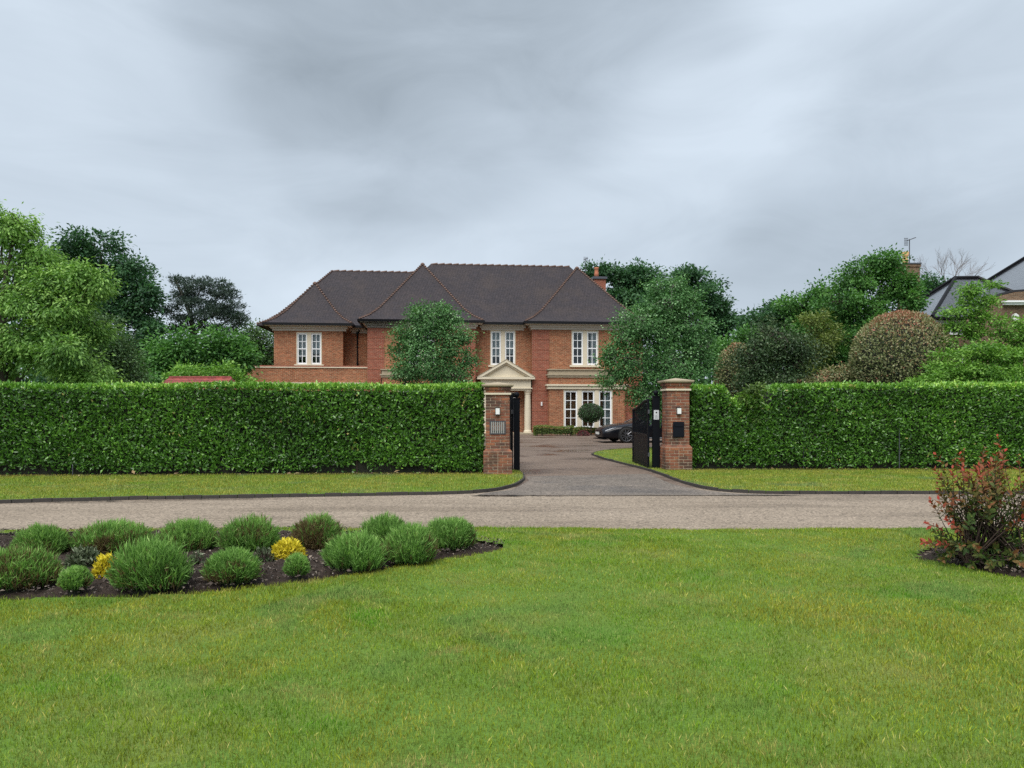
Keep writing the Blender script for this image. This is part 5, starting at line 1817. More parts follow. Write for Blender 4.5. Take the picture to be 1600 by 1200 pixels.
def dome(name, label, px, py, rx, ry, Y, mat, n, L, W, cat='shrub', seed=5, trunk=None, tint_top=0.0, rough=0.04, group=None, low=0.0, core='core', base=None):
    """closely clipped ball or dome on a real ellipsoid"""
    rng = np.random.default_rng(seed)
    x0 = ((base or px) - HX) / F * Y
    root = empty(name, (x0, Y, 0))
    tag(root, label, cat, group)
    c = np.array(P(px, py, Y)) - np.array([x0, Y, 0])
    r = np.array([rx * Y / F, rx * Y / F * 0.95, ry * Y / F])
    d = unit(rng.normal(size=(n, 3)))
    pts = c + d * r * (1 + rough * vnoise(d * 3, 1.6, seed) - 0.10 * rng.random(n) ** 2)[:, None]
    ok = pts[:, 2] > low
    pts, d = pts[ok], d[ok]
    tint = np.clip(0.42 + 0.14 * vnoise(pts, 1.5, seed + 1) + rng.normal(size=len(pts)) * 0.2 + tint_top * np.clip(d[:, 2], 0, 1) ** 2, 0, 1)
    surface_leaves('foliage', pts, d, M[mat], L, W, tint, root, rng=rng)
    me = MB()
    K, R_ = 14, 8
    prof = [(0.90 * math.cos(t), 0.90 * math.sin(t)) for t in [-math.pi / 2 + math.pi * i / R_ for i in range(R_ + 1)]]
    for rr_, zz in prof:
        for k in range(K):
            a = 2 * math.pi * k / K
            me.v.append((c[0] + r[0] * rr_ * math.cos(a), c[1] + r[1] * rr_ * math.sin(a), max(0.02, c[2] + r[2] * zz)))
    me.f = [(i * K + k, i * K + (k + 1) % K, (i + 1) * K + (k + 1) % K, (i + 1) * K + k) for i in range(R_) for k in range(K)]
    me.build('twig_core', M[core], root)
    tr = trunk or 0.05
    MB().tube([(0, 0, 0), (c[0] * 0.3 + 0.01, 0.01, c[2] * 0.5), (c[0], c[1], c[2])], [tr * 1.2, tr, tr * 0.7], 8).build('trunk', M['bark'], root, True)
    return root
dome('topiary_ball', 'dark round topiary ball on a slim stem before the bay window', 923.5, 645.5, 19.5, 14.5, 43.0, 'boxdark', 2600, 0.07, 0.045, 'topiary', 7, 0.035, rough=0.03)
M['redleaf'] = leaf_mat('dull red leaves', [(0.0, (0.07, 0.018, 0.02)), (0.5, (0.17, 0.045, 0.05)), (1.0, (0.28, 0.09, 0.09))], 0.5, 0.2)
dome('low_red_shrub', 'small dull red shrub at the foot of the topiary stem', 911.5, 680, 9.0, 6.5, 42.2, 'redleaf', 900, 0.08, 0.04, 'shrub', 8, 0.03, rough=0.1)

# ================================================================ trees
def lm_(name, a, b, c, rough=0.5, trans=0.3):
    return leaf_mat(name, [(0.0, a), (0.5, b), (1.0, c)], rough, trans)
M['t_light'] = lm_('light green leaves', (0.066, 0.164, 0.034), (0.191, 0.369, 0.070), (0.366, 0.574, 0.137))
M['t_dark'] = lm_('dark green leaves', (0.020, 0.065, 0.030), (0.054, 0.146, 0.056), (0.103, 0.230, 0.095))
M['t_mid'] = lm_('mid green leaves', (0.029, 0.101, 0.023), (0.081, 0.221, 0.043), (0.157, 0.343, 0.076))
M['t_pine'] = lm_('pine needles', (0.022, 0.044, 0.034), (0.052, 0.088, 0.066), (0.095, 0.140, 0.100), 0.6, 0.15)
M['t_grey'] = lm_('grey green leaves', (0.043, 0.091, 0.032), (0.090, 0.171, 0.059), (0.162, 0.266, 0.106))
M['t_birch'] = leaf_mat('birch leaves', [(0.0, (0.031, 0.092, 0.026)), (0.5, (0.084, 0.209, 0.063)), (0.85, (0.151, 0.313, 0.106)), (1.0, (0.368, 0.584, 0.303))], 0.6, 0.25, 0.25)
M['t_yellow'] = lm_('yellow green leaves', (0.070, 0.112, 0.024), (0.147, 0.206, 0.043), (0.246, 0.300, 0.077))
M['t_bronze'] = leaf_mat('bronze and green leaves', [(0.0, (0.045, 0.081, 0.030)), (0.35, (0.183, 0.225, 0.088)), (0.6, (0.343, 0.342, 0.173)), (0.8, (0.312, 0.220, 0.120)), (1.0, (0.412, 0.163, 0.106))], 0.5, 0.2)
M['t_fresh'] = lm_('fresh maple leaves', (0.065, 0.171, 0.023), (0.153, 0.334, 0.043), (0.291, 0.498, 0.092))

tree('light_green_tree', 'tall light green tree with drooping leaves at the left edge', 24, 15,
     [(12, 354, 44, 42, 0), (50, 404, 42, 36, 0.3), (80, 440, 34, 26, 0), (135, 446, 40, 28, 0), (70, 478, 66, 42, 0), (15, 535, 75, 58, 0), (98, 552, 58, 48, -0.4), (-45, 440, 52, 76, 0), (-70, 560, 80, 60, 0), (112, 512, 40, 34, 0.5), (150, 590, 30, 22, 0), (20, 450, 40, 40, 0.4)],
     M['t_light'], n=56000, cr=0.30, L=0.135, W=0.055, trunk_r=0.20, droop=0.75, shell=0.3, per=70, ragged=0.07, seed=21)
tree('dark_tree', 'big dark green broadleaf tree behind the light green one', 52, 165,
     [(145, 390, 44, 27, 0), (105, 425, 34, 32, 0), (160, 428, 46, 34, 0.5), (196, 430, 36, 34, 0), (215, 460, 28, 30, 0), (224, 486, 30, 36, 0), (165, 480, 48, 42, 0), (100, 500, 50, 56, 0), (238, 525, 26, 34, 0), (185, 550, 66, 48, 0), (120, 580, 60, 40, 0)],
     M['t_dark'], n=42000, cr=0.52, L=0.24, W=0.14, trunk_r=0.45, droop=0.3, shell=0.4, per=60, ragged=0.06, seed=22)
tree('pine_tree', 'near black pine with flat tiers and sky showing through', 54, 312,
     [(318, 443, 38, 7, 0), (292, 456, 30, 7, 0), (345, 458, 30, 8, 0.5), (300, 474, 40, 7, 0), (352, 478, 28, 9, 0), (366, 497, 18, 8, 0), (264, 486, 16, 7, 0), (330, 492, 34, 8, -0.6), (272, 438, 7, 3, 0), (292, 500, 24, 6, 0), (272, 516, 20, 7, 0), (346, 516, 22, 8, 0), (376, 505, 9, 6, 0), (318, 512, 14, 5, 0)],
     M['t_pine'], n=19000, cr=0.36, L=0.22, W=0.06, trunk_r=0.45, droop=-0.3, shell=0.25, per=75, flat=0.45, ragged=0.08, seed=23, twigs=0.5, sub=0)
tree('grey_green_bush', 'grey green shrubby tree between the light tree and the pine', 29, 172,
     [(165, 535, 36, 38, 0), (196, 570, 28, 34, 0), (148, 505, 22, 18, 0), (165, 590, 40, 25, 0), (210, 600, 22, 20, 0)], M['t_grey'], n=10000, cr=0.35, L=0.13, W=0.065, trunk_r=0.09, seed=24, shell=0.4)
tree('mid_green_bush', 'dense mid green bush below the pine, next to the grey green one', 38, 262,
     [(245, 560, 30, 34, 0), (278, 545, 26, 30, 0), (265, 590, 40, 22, 0), (228, 590, 24, 20, 0)], M['t_mid'], n=9000, cr=0.45, L=0.2, W=0.11, trunk_r=0.12, seed=25, shell=0.4)
tree('mid_green_bush', 'taller mid green bush between the pine trunk and the house', 40, 345,
     [(345, 535, 26, 28, 0), (330, 562, 30, 28, 0), (368, 560, 26, 30, 0), (345, 592, 36, 18, 0)], M['t_mid'], n=9000, cr=0.45, L=0.2, W=0.11, trunk_r=0.12, seed=26, shell=0.4)
tree('round_light_tree', 'soft light green tree touching the left corner of the house', 60, 402,
     [(402, 530, 28, 24, 0), (385, 555, 28, 28, 0), (420, 560, 30, 30, 0)], M['t_grey'], n=8000, cr=0.6, L=0.24, W=0.14, trunk_r=0.25, seed=27, shell=0.4)
for i, (px_, py_, rx_, ry_, lab) in enumerate(((292, 592, 30, 16, 'low pale green bush over the red shed roof, left one'), (352, 588, 24, 18, 'low pale green bush over the red shed roof, right one'), (220, 600, 30, 18, 'low dark bush just left of the red shed roof'))):
    tree('low_bush', lab, 34, px_, [(px_, py_, rx_, ry_, 0), (px_ + 10, py_ + 12, rx_, ry_, 0)], M['t_fresh' if i < 2 else 't_mid'], n=3500, cr=0.3, L=0.15, W=0.08, trunk_r=0.05, seed=28 + i, shell=0.4, cat='bush')
tree('birch_tree', 'small grey green tree in front of the left wing of the house', 26, 672,
     [(655, 488, 14, 14, 0), (686, 484, 15, 13, 0), (708, 496, 12, 12, 0), (672, 508, 36, 24, 0), (645, 532, 28, 28, 0), (700, 530, 32, 28, 0), (668, 562, 46, 30, 0), (733, 560, 14, 12, 0), (636, 580, 26, 20, 0), (704, 584, 34, 24, 0), (668, 618, 40, 26, 0), (622, 552, 10, 12, 0), (726, 526, 12, 9, 0), (628, 518, 10, 9, 0)],
     M['t_birch'], n=24000, cr=0.23, L=0.085, W=0.052, trunk_r=0.075, bark='bark_pale', droop=0.45, shell=0.25, per=26, ragged=0.17, seed=31, sub=0)
tree('birch_tree', 'large grey green tree standing in front of the right wing and the car', 27.5, 1052,
     [(1028, 450, 18, 16, 0), (1055, 448, 20, 15, 0), (1080, 466, 18, 16, 0), (1042, 474, 42, 26, 0), (1002, 508, 42, 36, 0), (1075, 508, 42, 40, 0), (982, 566, 42, 36, 0), (1050, 572, 56, 46, 0), (1096, 552, 22, 36, 0), (1010, 614, 32, 24, 0), (1078, 612, 42, 26, 0), (955, 552, 18, 22, 0), (1040, 520, 50, 44, 0.3), (956, 596, 18, 16, 0), (1060, 648, 40, 22, 0.3), (974, 528, 18, 18, 0), (1020, 640, 26, 14, 0)],
     M['t_birch'], n=42000, cr=0.27, L=0.09, W=0.056, trunk_r=0.11, bark='bark_pale', droop=0.45, shell=0.25, per=26, ragged=0.13, seed=32, sub=0)
tree('dark_tree', 'dark tree behind the house chimney', 60, 978,
     [(935, 428, 16, 14, 0), (970, 436, 26, 22, 0), (1003, 432, 22, 20, 0), (978, 476, 38, 30, 0), (1010, 480, 30, 40, 0)], M['t_dark'], n=17000, cr=0.45, L=0.24, W=0.14, trunk_r=0.4, seed=33, shell=0.35, ragged=0.08, per=70)
tree('dark_tree', 'dark spreading tree rising behind the large grey green tree', 56, 1085,
     [(1058, 436, 40, 16, 0), (1082, 458, 44, 26, 0), (1112, 482, 32, 22, 0), (1124, 508, 24, 24, 0), (1100, 525, 36, 28, 0), (1050, 480, 44, 36, 0), (1120, 545, 26, 26, 0)], M['t_dark'], n=26000, cr=0.45, L=0.24, W=0.13, trunk_r=0.4, seed=34, shell=0.35, ragged=0.12, per=70)
tree('light_green_bush', 'small light green bush between the large tree and the bronze dome', 42, 1145,
     [(1138, 550, 20, 20, 0), (1162, 530, 16, 14, 0), (1150, 570, 26, 24, 0)], M['t_mid'], n=5000, cr=0.4, L=0.18, W=0.1, trunk_r=0.1, seed=35, shell=0.4)
dome('clipped_bronze_shrub', 'small clipped shrub with bronze tips left of the dark bush', 1152, 592, 34, 54, 31, 't_bronze', 8000, 0.10, 0.05, seed=36, tint_top=0.35, rough=0.05)
tree('dark_bush', 'big rounded very dark green bush above the dip in the hedge', 27.5, 1210,
     [(1212, 532, 48, 42, 0), (1180, 562, 36, 44, 0), (1244, 562, 34, 48, 0), (1210, 595, 50, 44, 0), (1165, 610, 22, 40, 0), (1250, 610, 22, 40, 0)], leaf_mat('dark evergreen leaves', [(0.0, (0.020, 0.042, 0.016)), (0.55, (0.052, 0.104, 0.038)), (1.0, (0.125, 0.180, 0.075))], 0.4, 0.15), n=24000, cr=0.24, L=0.10, W=0.05, trunk_r=0.10, seed=37, shell=0.6, cat='bush')
tree('dark_tree', 'dark tree line tree behind the dark bush, lower and leftmost', 48, 1198,
     [(1182, 505, 24, 18, 0), (1215, 492, 28, 20, 0), (1205, 525, 40, 30, 0)], M['t_dark'], n=8000, cr=0.45, L=0.24, W=0.13, trunk_r=0.25, seed=38, shell=0.4)
tree('dark_tree', 'dark tree between the dark bush and the tall tree, a step higher', 46, 1265,
     [(1250, 480, 26, 18, 0), (1285, 462, 24, 20, 0), (1262, 510, 34, 34, 0), (1295, 505, 30, 40, 0)], M['t_mid'], n=9000, cr=0.45, L=0.22, W=0.12, trunk_r=0.25, seed=39, shell=0.4)
tree('yellow_green_bush', 'yellow green shrub peeping out above the dark bush', 32, 1280,
     [(1272, 500, 22, 14, 0), (1300, 528, 20, 22, 0), (1278, 545, 22, 30, 0), (1275, 590, 24, 26, 0)], M['t_yellow'], n=4500, cr=0.28, L=0.12, W=0.065, trunk_r=0.06, seed=40, shell=0.4, cat='bush')
tree('tall_green_tree', 'tall mid green tree in front of the neighbour chimney', 33, 1352,
     [(1378, 408, 22, 22, 0), (1348, 436, 36, 26, 0), (1392, 446, 26, 36, 0), (1312, 472, 34, 24, 0), (1360, 492, 54, 40, 0), (1320, 530, 44, 42, 0), (1300, 570, 36, 32, 0), (1370, 552, 42, 34, 0), (1414, 462, 14, 36, -0.5), (1340, 590, 50, 24, 0)],
     M['t_mid'], n=36000, cr=0.28, L=0.14, W=0.08, trunk_r=0.17, seed=41, shell=0.35, ragged=0.08, per=60)
tree('low_bush', 'low brownish bush just above the hedge left of the big clipped dome', 27, 1300,
     [(1300, 592, 34, 14, 0), (1330, 588, 18, 16, 0), (1270, 600, 20, 12, 0)], M['t_bronze'], n=3500, cr=0.2, L=0.1, W=0.05, trunk_r=0.04, seed=42, shell=0.4, cat='bush')
dome('clipped_dome_shrub', 'big clipped dome shrub mottled green and bronze with reddish top', 1408, 566, 75, 78, 26, 't_bronze', 21000, 0.095, 0.045, seed=43, tint_top=0.42, rough=0.025, trunk=0.1)
tree('layered_maple', 'bright green shrub with flat layers above the right hedge', 23.5, 1535,
     [(1520, 556, 50, 9, 0), (1578, 558, 30, 12, 0), (1500, 574, 42, 14, 0), (1552, 584, 56, 16, 0), (1478, 592, 26, 12, 0), (1535, 543, 30, 5, 0), (1590, 590, 30, 16, 0), (1450, 598, 24, 9, 0), (1540, 604, 70, 14, 0)],
     M['t_fresh'], n=17000, cr=0.22, L=0.10, W=0.055, trunk_r=0.06, droop=0.1, shell=0.4, flat=0.4, seed=44, cat='shrub')
tree('young_tree', 'spindly young tree with tiers of pale leaves before the slate roof', 25, 1525,
     [(1516, 452, 15, 10, 0), (1530, 492, 12, 12, 0), (1492, 488, 22, 6, 0), (1540, 470, 20, 6, 0), (1524, 520, 14, 12, 0), (1508, 472, 8, 8, 0), (1550, 445, 10, 5, 0), (1500, 510, 22, 7, 0), (1475, 535, 12, 8, 0), (1520, 548, 22, 8, 0)],
     M['t_fresh'], n=5200, cr=0.20, L=0.10, W=0.055, trunk_r=0.045, droop=0.2, shell=0.2, per=14, flat=0.5, seed=45, twigs=0.8, sub=0)
tree('young_tree', 'spindly young tree with pale leaves at the right edge before the brick gable', 24.5, 1568,
     [(1572, 520, 22, 12, 0), (1560, 500, 14, 8, 0), (1596, 505, 16, 8, 0), (1590, 535, 24, 10, 0), (1610, 520, 20, 20, 0)],
     M['t_fresh'], n=2600, cr=0.20, L=0.10, W=0.055, trunk_r=0.045, droop=0.2, shell=0.2, per=14, flat=0.5, seed=46, twigs=0.8, sub=0)
tree('conifer', 'dark conifer top between the neighbour chimney and the slate roof', 58, 1456,
     [(1452, 448, 22, 16, 0), (1468, 455, 16, 14, 0), (1445, 470, 24, 20, 0)], M['t_dark'], n=5000, cr=0.5, L=0.26, W=0.1, trunk_r=0.25, seed=47, shell=0.35)
# a distant belt of trees that reads as one mass behind everything
def woodland():
    rng = np.random.default_rng(66)
    k = 38000
    Yw = 78.0
    px = rng.uniform(-500, 2100, k)
    top = np.interp(px, [-500, 0, 200, 420, 480, 600, 900, 1000, 1140, 1250, 1400, 1500, 1700, 2100], [520, 500, 530, 556, 600, 600, 560, 530, 560, 545, 530, 530, 520, 500])
    top = top + 9 * np.sin(px / 23.0) + 6 * np.sin(px / 9.0 + 1)
    zt_ = EYE + (HY - top) / F * Yw
    f = rng.random(k)
    z = zt_ * f
    x = (px - HX) / F * Yw
    y = Yw + rng.random(k) * 5 + 3 * f
    c = np.stack([x, y, z], 1)
    cl = vnoise(c, 0.5, 3)
    d = rng.normal(size=(k, 3))
    nn = rng.normal(size=(k, 3)) * 0.6 + np.array([0, -0.5, 0.7])
    o = link('distant_woodland', leaf_mesh('distant_woodland', c, d, nn, 0.7 + 0.4 * rng.random(k), 0.45, np.clip(0.4 + 0.2 * cl + rng.normal(size=k) * 0.15, 0, 1), M['t_dark']))
    tag(o, 'dark distant belt of woodland behind the gardens', 'woodland', kind='stuff')
woodland()
def bare_tree():
    Y = 60.0
    x0 = (1484 - HX) / F * Y
    root = empty('bare_tree', (x0, Y, 0))
    tag(root, 'leafless grey tree whose thin twigs show above the slate roof', 'tree')
    rng = random.Random(4)
    mb, tw = MB(), MB()
    def grow(p, d, l, r, lev):
        q = p + d * l
        mid = p.lerp(q, 0.5) + Vector((rng.gauss(0, 1), rng.gauss(0, 1), 0.3)) * l * 0.05
        (mb if lev < 3 else tw).tube([p, mid, q], [r, r * 0.8, r * 0.6], 5 if lev < 3 else 4, False)
        if lev >= 6:
            return
        for k in range(2 if lev < 2 else 3):
            ax = Vector((rng.gauss(0, 1), rng.gauss(0, 1), rng.gauss(0, 0.5))).normalized()
            nd = (d + ax * (0.42 + 0.1 * rng.random())).normalized()
            nd.z += 0.10
            grow(q if k < 2 else mid, nd.normalized(), l * (0.66 + 0.18 * rng.random()), r * 0.58, lev + 1)
    mb.tube([(0, 0, 0), (0.1, 0, 5), (0.0, 0, 10.2)], [0.3, 0.22, 0.14], 7)
    for dx in (-0.75, -0.2, 0.25, 0.8):
        grow(Vector((0, 0, 10.2)), Vector((dx, 0.1, 1)).normalized(), 1.4, 0.07, 1)
    mb.build('trunk', M['bark_grey'], root, True)
    tw.build('twigs', M['bark_grey'], root)
M['bark_grey'] = plain('grey bark', (0.22, 0.20, 0.20), 0.9, 0.2)
bare_tree()

# ================================================================ planting in the beds
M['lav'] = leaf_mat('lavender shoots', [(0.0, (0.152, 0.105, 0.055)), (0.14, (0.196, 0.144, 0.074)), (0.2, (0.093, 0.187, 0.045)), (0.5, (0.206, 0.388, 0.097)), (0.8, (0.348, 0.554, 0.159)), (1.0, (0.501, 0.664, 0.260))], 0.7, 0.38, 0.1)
M['gold'] = leaf_mat('golden leaves', [(0.0, (0.30, 0.25, 0.02)), (0.4, (0.62, 0.50, 0.03)), (1.0, (0.85, 0.74, 0.08))], 0.5, 0.3, 0.2)
def bush_frame(px0, px1, pyt, pyb):
    p = G((px0 + px1) / 2, pyb, 0.06)
    w = (px1 - px0) / F * p.y
    yb_ = p.y + w * 0.38
    return Vector((p.x * yb_ / p.y, yb_, 0.06)), w / 2, max(0.12, EYE - 0.04 - (pyt - 2 - HY) / F * yb_)
def lavender(label, px0, px1, pyt, pyb, seed, woody=0.2, n=None):
    """a mound of upright narrow shoots fanning out from a woody base"""
    rng = np.random.default_rng(seed)
    loc, r, h = bush_frame(px0, px1, pyt, pyb)
    root = empty('lavender_bush', loc)
    tag(root, label, 'lavender', 'lavender bushes in the bed')
    k = n or int(4700 * (r / 0.45) ** 1.5) + 700
    d = unit(rng.normal(size=(k, 3)))
    d[:, 2] = np.abs(d[:, 2]) * 1.0 - 0.12
    d = unit(d)
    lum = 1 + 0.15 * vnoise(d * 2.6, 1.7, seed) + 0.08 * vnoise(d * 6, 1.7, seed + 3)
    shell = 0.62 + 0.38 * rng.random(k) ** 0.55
    sl = np.minimum(0.10 + 0.12 * rng.random(k) ** 1.6, 0.5 * h)
    R = np.array([max(0.05, r - 0.055), max(0.05, r - 0.055) * 0.88, max(0.05, h - min(0.15, 0.42 * h))])
    mcount = 1 if r < 0.3 else int(rng.integers(3, 6))
    mc = np.concatenate([np.zeros((1, 3)), np.stack([rng.uniform(-0.52, 0.52, mcount - 1), rng.uniform(-0.45, 0.3, mcount - 1), np.zeros(mcount - 1)], 1)])
    ms = np.concatenate([[0.92 if mcount > 1 else 1.0], rng.uniform(0.48, 0.66, mcount - 1)])
    mh = np.concatenate([[1.0], rng.uniform(0.62, 0.98, mcount - 1)])
    mi = rng.choice(mcount, k, p=ms ** 2 / (ms ** 2).sum())
    base = d * R * (lum * shell)[:, None] * np.stack([ms[mi], ms[mi], mh[mi]], 1) + mc[mi] * R + np.array([0, 0, 0.02])
    base[:, 2] = np.maximum(base[:, 2], 0.0)
    dr = d * np.array([0.40, 0.40, 0.2]) + rng.normal(size=(k, 3)) * 0.16
    dr[:, 2] += 0.9
    hgt = base[:, 2] / max(h, 0.1)
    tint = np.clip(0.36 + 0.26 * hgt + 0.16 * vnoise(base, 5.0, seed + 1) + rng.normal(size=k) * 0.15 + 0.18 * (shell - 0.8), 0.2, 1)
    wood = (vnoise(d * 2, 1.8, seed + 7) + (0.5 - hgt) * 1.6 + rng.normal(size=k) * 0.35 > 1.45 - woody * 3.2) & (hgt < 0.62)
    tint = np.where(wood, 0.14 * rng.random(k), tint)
    # each shoot: a spike of two crossed blades with side leaves
    c2 = np.concatenate([base, base, base + unit(dr) * (sl * 0.35)[:, None], base + unit(dr) * (sl * 0.6)[:, None]])
    side = rng.normal(size=(k, 3))
    side2 = rng.normal(size=(k, 3))
    d2 = np.concatenate([dr, dr, dr + side * 0.45, dr + side2 * 0.4])
    nn = np.concatenate([side, np.cross(unit(dr), unit(side)), side2, side])
    L2 = np.concatenate([sl, sl * 0.95, sl * 0.45, sl * 0.4])
    W2 = np.concatenate([np.full(k, 0.0092)] * 2 + [np.full(k, 0.009)] * 2)
    t2 = np.concatenate([tint, tint, tint + 0.05, tint + 0.08])
    t2 = np.where(np.tile(wood, 4), np.minimum(t2, 0.15), t2)
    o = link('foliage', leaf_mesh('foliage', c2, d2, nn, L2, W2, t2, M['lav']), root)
    o['kind'] = 'stuff'
    st = MB()
    for i in range(60):
        a = rng.random() * 6.28
        e_ = 0.35 + 0.5 * rng.random()
        q = Vector((R[0] * e_ * math.cos(a), R[1] * e_ * math.sin(a), R[2] * (0.35 + 0.4 * rng.random())))
        st.tube([(0.3 * q.x, 0.3 * q.y, 0.0), q * 0.6, q], [0.008, 0.006, 0.003], 4, False)
    st.build('stems', M['twig'], root)['kind'] = 'stuff'
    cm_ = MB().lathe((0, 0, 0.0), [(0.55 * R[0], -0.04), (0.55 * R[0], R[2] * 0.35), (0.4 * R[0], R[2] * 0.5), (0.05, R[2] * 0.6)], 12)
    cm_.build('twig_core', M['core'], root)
    return root
LAV = [
    ('lavender bush in the back row with its left half by the frame edge', 22, 108, 826, 876, 0.20),
    ('widest lavender bush of the back row, left of centre of the bed', 108, 242, 818, 872, 0.25),
    ('lavender bush of the back row right behind the biggest front bush', 243, 342, 815, 868, 0.15),
    ('lavender bush of the back row left of the right golden plant', 343, 437, 811, 868, 0.18),
    ('lavender bush with a brown woody side, just behind the right golden plant', 451, 541, 809, 866, 0.42),
    ('lavender bush of the back row tucked behind two others', 560, 645, 811, 868, 0.08),
    ('rightmost lavender bush, at the pointed end of the bed', 662, 744, 813, 862, 0.16),
    ('lavender bush second from the pointed end of the bed, in front', 598, 684, 826, 884, 0.14),
    ('large lavender bush at the very left edge of the frame', -30, 86, 860, 928, 0.30),
    ('biggest lavender bush, in the front row beside the left golden plant', 168, 298, 846, 928, 0.06),
    ('medium lavender bush in the front row left of the tiny one', 317, 407, 866, 918, 0.14),
    ('full rounded lavender bush in the front row right of the tiny one', 502, 606, 833, 897, 0.04),
    ('small lavender bush at the front left, next to the lawn edge', 90, 144, 893, 928, 0.05),
    ('tiny lavender bush below the right golden plant', 442, 486, 873, 905, 0.0),
]
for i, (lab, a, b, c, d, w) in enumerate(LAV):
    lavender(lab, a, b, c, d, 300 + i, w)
def small_plant(name, label, px0, px1, pyt, pyb, mat, n, L, W, seed, cat, group=None, up=0.5):
    rng = np.random.default_rng(seed)
    loc, r, h = bush_frame(px0, px1, pyt, pyb)
    root = empty(name, loc)
    tag(root, label, cat, group)
    d = unit(rng.normal(size=(n, 3)))
    d[:, 2] = np.abs(d[:, 2])
    pts = d * np.array([r, r * 0.85, h - 0.03]) * (0.55 + 0.45 * rng.random(n) ** 0.5)[:, None] * (1 + 0.12 * vnoise(d * 3, 2.0, seed))[:, None] + np.array([0, 0, 0.02])
    tint = np.clip(0.35 + 0.35 * d[:, 2] + rng.normal(size=n) * 0.2, 0, 1)
    surface_leaves('foliage', pts, d, M[mat], L, W, tint, root, up=up, rng=rng)
    st = MB()
    for i in range(22):
        a = rng.random() * 6.28
        e_ = 0.3 + 0.5 * rng.random()
        st.tube([(0.1 * r * math.cos(a), 0.1 * r * math.sin(a), 0), (r * e_ * math.cos(a), r * e_ * math.sin(a), h * (0.5 + 0.3 * rng.random()))], [0.006, 0.003], 4, False)
    st.build('stems', M['twig'], root)['kind'] = 'stuff'
small_plant('golden_shrub', 'little golden yellow shrub half hidden by the biggest lavender', 149, 181, 872, 907, 'gold', 900, 0.045, 0.018, 401, 'shrub', 'golden shrubs in the bed')
small_plant('golden_shrub', 'little golden yellow shrub in the middle of the bed', 426, 475, 848, 879, 'gold', 1300, 0.045, 0.018, 402, 'shrub', 'golden shrubs in the bed')
M['silver'] = leaf_mat('dark silvery leaves', [(0.0, (0.028, 0.045, 0.018)), (0.5, (0.070, 0.098, 0.045)), (1.0, (0.24, 0.28, 0.18))], 0.6, 0.1, 0.2)
small_plant('dark_leafy_plant', 'small dark silvery leaved plant left of the left golden shrub', 106, 155, 861, 893, 'silver', 700, 0.05, 0.022, 403, 'plant')
small_plant('leafy_weed', 'sparse pale leafy plant in front of the right back lavenders', 396, 428, 860, 884, 'silver', 160, 0.045, 0.02, 404, 'plant')
small_plant('leafy_weed', 'sparse pale leafy plant right of the biggest front lavender', 296, 318, 868, 888, 'silver', 120, 0.04, 0.018, 405, 'plant')

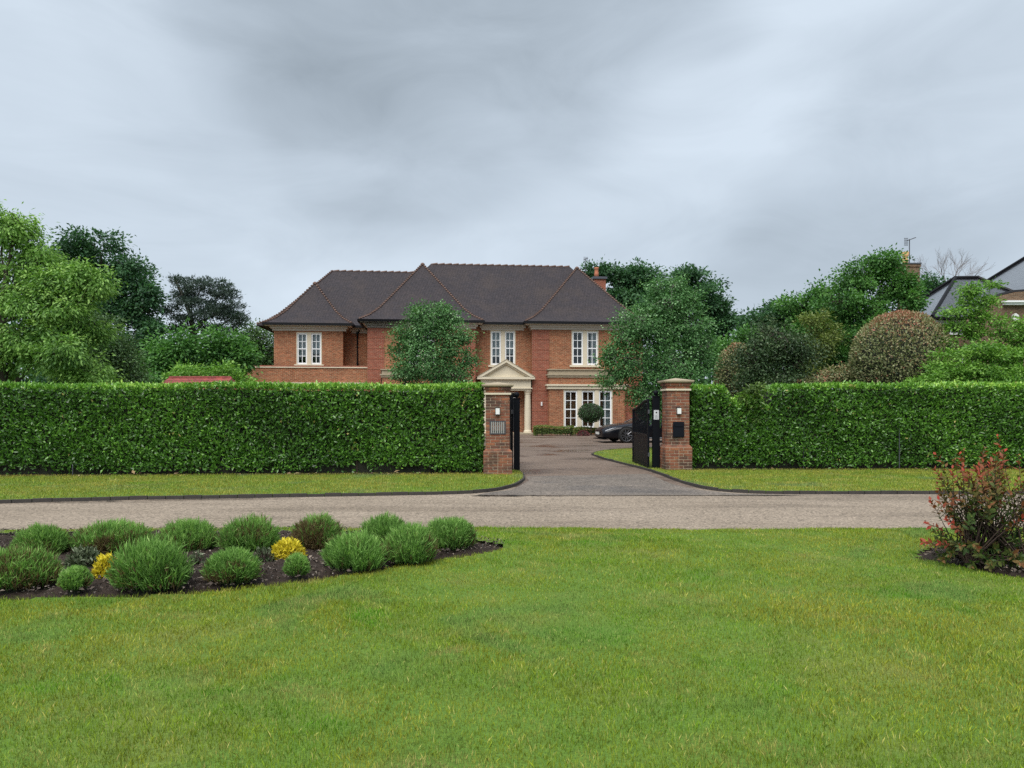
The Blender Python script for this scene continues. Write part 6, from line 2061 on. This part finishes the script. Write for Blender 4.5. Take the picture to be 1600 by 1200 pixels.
# ---------------------------------------------------------------- red tipped shrub on the right
M['photinia'] = leaf_mat('red tipped leaves', [(0.0, (0.044, 0.087, 0.022)), (0.28, (0.102, 0.130, 0.031)), (0.5, (0.193, 0.114, 0.043)), (0.72, (0.301, 0.084, 0.045)), (1.0, (0.487, 0.061, 0.047))], 0.5, 0.3, 0.2)
def photinia():
    rng = np.random.default_rng(55)
    loc = G(1545, 882, 0.06)
    root = empty('red_tipped_shrub', loc)
    tag(root, 'open shrub with red leaf tips in the soil bed at the right', 'shrub')
    Y = loc.y
    s = Y / F
    tips = []
    for px, py, t in ((1475, 712, .9), (1482, 722, .8), (1500, 728, .85), (1522, 712, .9), (1528, 720, .85), (1560, 682, .9), (1564, 702, .75), (1550, 704, .8), (1570, 712, .6), (1545, 745, .75), (1512, 735, .8), (1490, 742, .7), (1530, 735, .7), (1555, 728, .75),
                      (1600, 712, .8), (1590, 740, .5), (1580, 755, .45), (1468, 782, .95), (1458, 806, .95), (1461, 821, .9), (1450, 850, .85), (1462, 847, .9), (1555, 783, .9), (1552, 797, .95), (1575, 801, .9), (1600, 807, .9), (1512, 826, .8), (1505, 832, .75),
                      (1525, 864, .75), (1560, 845, .5), (1535, 770, .4), (1510, 765, .4), (1495, 770, .35), (1482, 795, .4), (1500, 800, .35), (1520, 795, .3), (1520, 755, .45), (1560, 760, .4), (1540, 800, .3), (1575, 770, .3), (1565, 820, .25), (1560, 835, .15),
                      (1495, 840, .35), (1480, 850, .4), (1540, 850, .3), (1500, 858, .35), (1580, 835, .2), (1560, 860, .1), (1480, 870, .3), (1515, 872, .35), (1545, 868, .3), (1470, 862, .5), (1610, 780, .5), (1615, 745, .6), (1625, 715, .8), (1640, 760, .6), (1620, 830, .4),
                      (1505, 750, .55), (1548, 765, .5), (1525, 780, .35), (1508, 780, .35), (1490, 758, .5), (1535, 755, .6), (1570, 740, .55), (1575, 728, .6), (1540, 718, .8), (1515, 745, .6), (1485, 732, .75), (1530, 820, .3), (1545, 830, .2)):
        p = P(px, py, Y) - loc
        p.y += rng.normal() * 0.16
        tips.append((p, t))
    stem = MB()
    C, D, Nn, LL, WW, T = [], [], [], [], [], []
    hub = [Vector((rng.normal() * 0.13, rng.normal() * 0.12, 0.0)) for _ in range(9)]
    for _ in range(58):
        px, py = rng.uniform(1472, 1640), rng.uniform(705, 775)
        p = P(px, py + 0.25 * abs(px - 1550), Y) - loc
        p.y += rng.normal() * 0.2
        tips.append((p, rng.uniform(0.45, 0.75)))
    for _ in range(34):
        px, py = rng.uniform(1455, 1620), rng.uniform(842, 884)
        p = P(px, py, Y) - loc
        p.y += rng.normal() * 0.2 - 0.08
        p.z = max(0.05, p.z)
        tips.append((p, rng.uniform(0.25, 0.65)))
    for _ in range(34):
        px, py = rng.uniform(1470, 1640), rng.uniform(780, 880)
        p = P(px, py, Y) - loc
        p.y += rng.normal() * 0.2
        tips.append((p, rng.uniform(0.1, 0.5)))
    for i, (p, t) in enumerate(tips):
        h0 = hub[i % 9]
        b1 = h0.lerp(p, 0.45) + Vector((rng.normal() * 0.03, rng.normal() * 0.03, 0.03))
        b1.z = max(0.05, b1.z + 0.03)
        stem.tube([h0, h0.lerp(b1, 0.5) + Vector((0, 0, 0.015)), b1, b1.lerp(p, 0.6) + Vector((0, 0, 0.01)), p], [0.006, 0.0055, 0.0045, 0.003, 0.0015], 5, False)
        dirv = (p - b1).normalized()
        # whorl at the tip, then leaves back along the twig turning green
        m = rng.integers(12, 19)
        for k in range(m):
            f = (k / m) ** 1.1 * 0.78
            q = p.lerp(b1, f)
            a = k * 2.4 + rng.normal() * 0.3
            o1 = dirv.orthogonal().normalized()
            o2 = dirv.cross(o1)
            out = o1 * math.cos(a) + o2 * math.sin(a)
            dd = out * (0.8 + 0.5 * f) + dirv * (0.8 - 0.5 * f) + Vector((0, 0, 0.12 - 0.4 * rng.random()))
            C.append(q)
            D.append(dd)
            Nn.append(dirv + Vector(rng.normal(size=3) * 0.3) + Vector((0, 0, 0.3)))
            sz = 0.050 + 0.030 * rng.random()
            if k < 3:
                sz *= 0.75
            LL.append(sz)
            WW.append(sz * 0.50)
            T.append(min(1, max(0, t - f * 0.55 + rng.normal() * 0.13)))
    C, D, Nn = np.array([tuple(c) for c in C]), np.array([tuple(c) for c in D]), np.array([tuple(c) for c in Nn])
    LL, WW, T = np.array(LL), np.array(WW), np.array(T)
    stem.build('stems', M['twig'], root, True)['kind'] = 'stuff'
    # the leaves nearest the eye are pieces of their own, the rest one mass
    inview = C[:, 0] + loc.x < 0.69 * Y
    order = np.argsort(C[:, 1] - LL * 3 + np.where(inview, 0, 9))
    near, far = order[:295], order[295:]
    o = link('leaf_mass', leaf_mesh('leaf_mass', C[far], D[far], Nn[far], LL[far], WW[far], T[far], M['photinia']), root)
    o['kind'] = 'stuff'
    LM = {}
    for i in near:
        key = int(T[i] * 9)
        if key not in LM:
            prof = [(0.0, 0.05), (0.25, 0.75), (0.5, 1.0), (0.75, 0.72), (1.0, 0.03)]
            vv, tt = [], []
            for x, w in prof:
                z = -0.10 * x * x
                vv += [(x, -0.21 * w, z + 0.06 * w), (x, 0, z), (x, 0.21 * w, z + 0.06 * w)]
            tris = []
            for j in range(4):
                for c in (0, 1):
                    a = j * 3 + c
                    tris += [(a, a + 3, a + 4), (a, a + 4, a + 1)]
            LM[key] = tri_mesh('leaf', np.array(vv), np.array(tris), M['photinia'], np.full(15, (key + 0.5) / 9.5))
        l = link('leaf', LM[key], root)
        x = Vector(D[i]).normalized()
        y = Vector(Nn[i]).cross(x).normalized()
        z = x.cross(y)
        m4 = Matrix(((x.x, y.x, z.x), (x.y, y.y, z.y), (x.z, y.z, z.z)))
        l.location = C[i]
        l.rotation_euler = m4.to_euler()
        l.scale = (LL[i],) * 3
photinia()
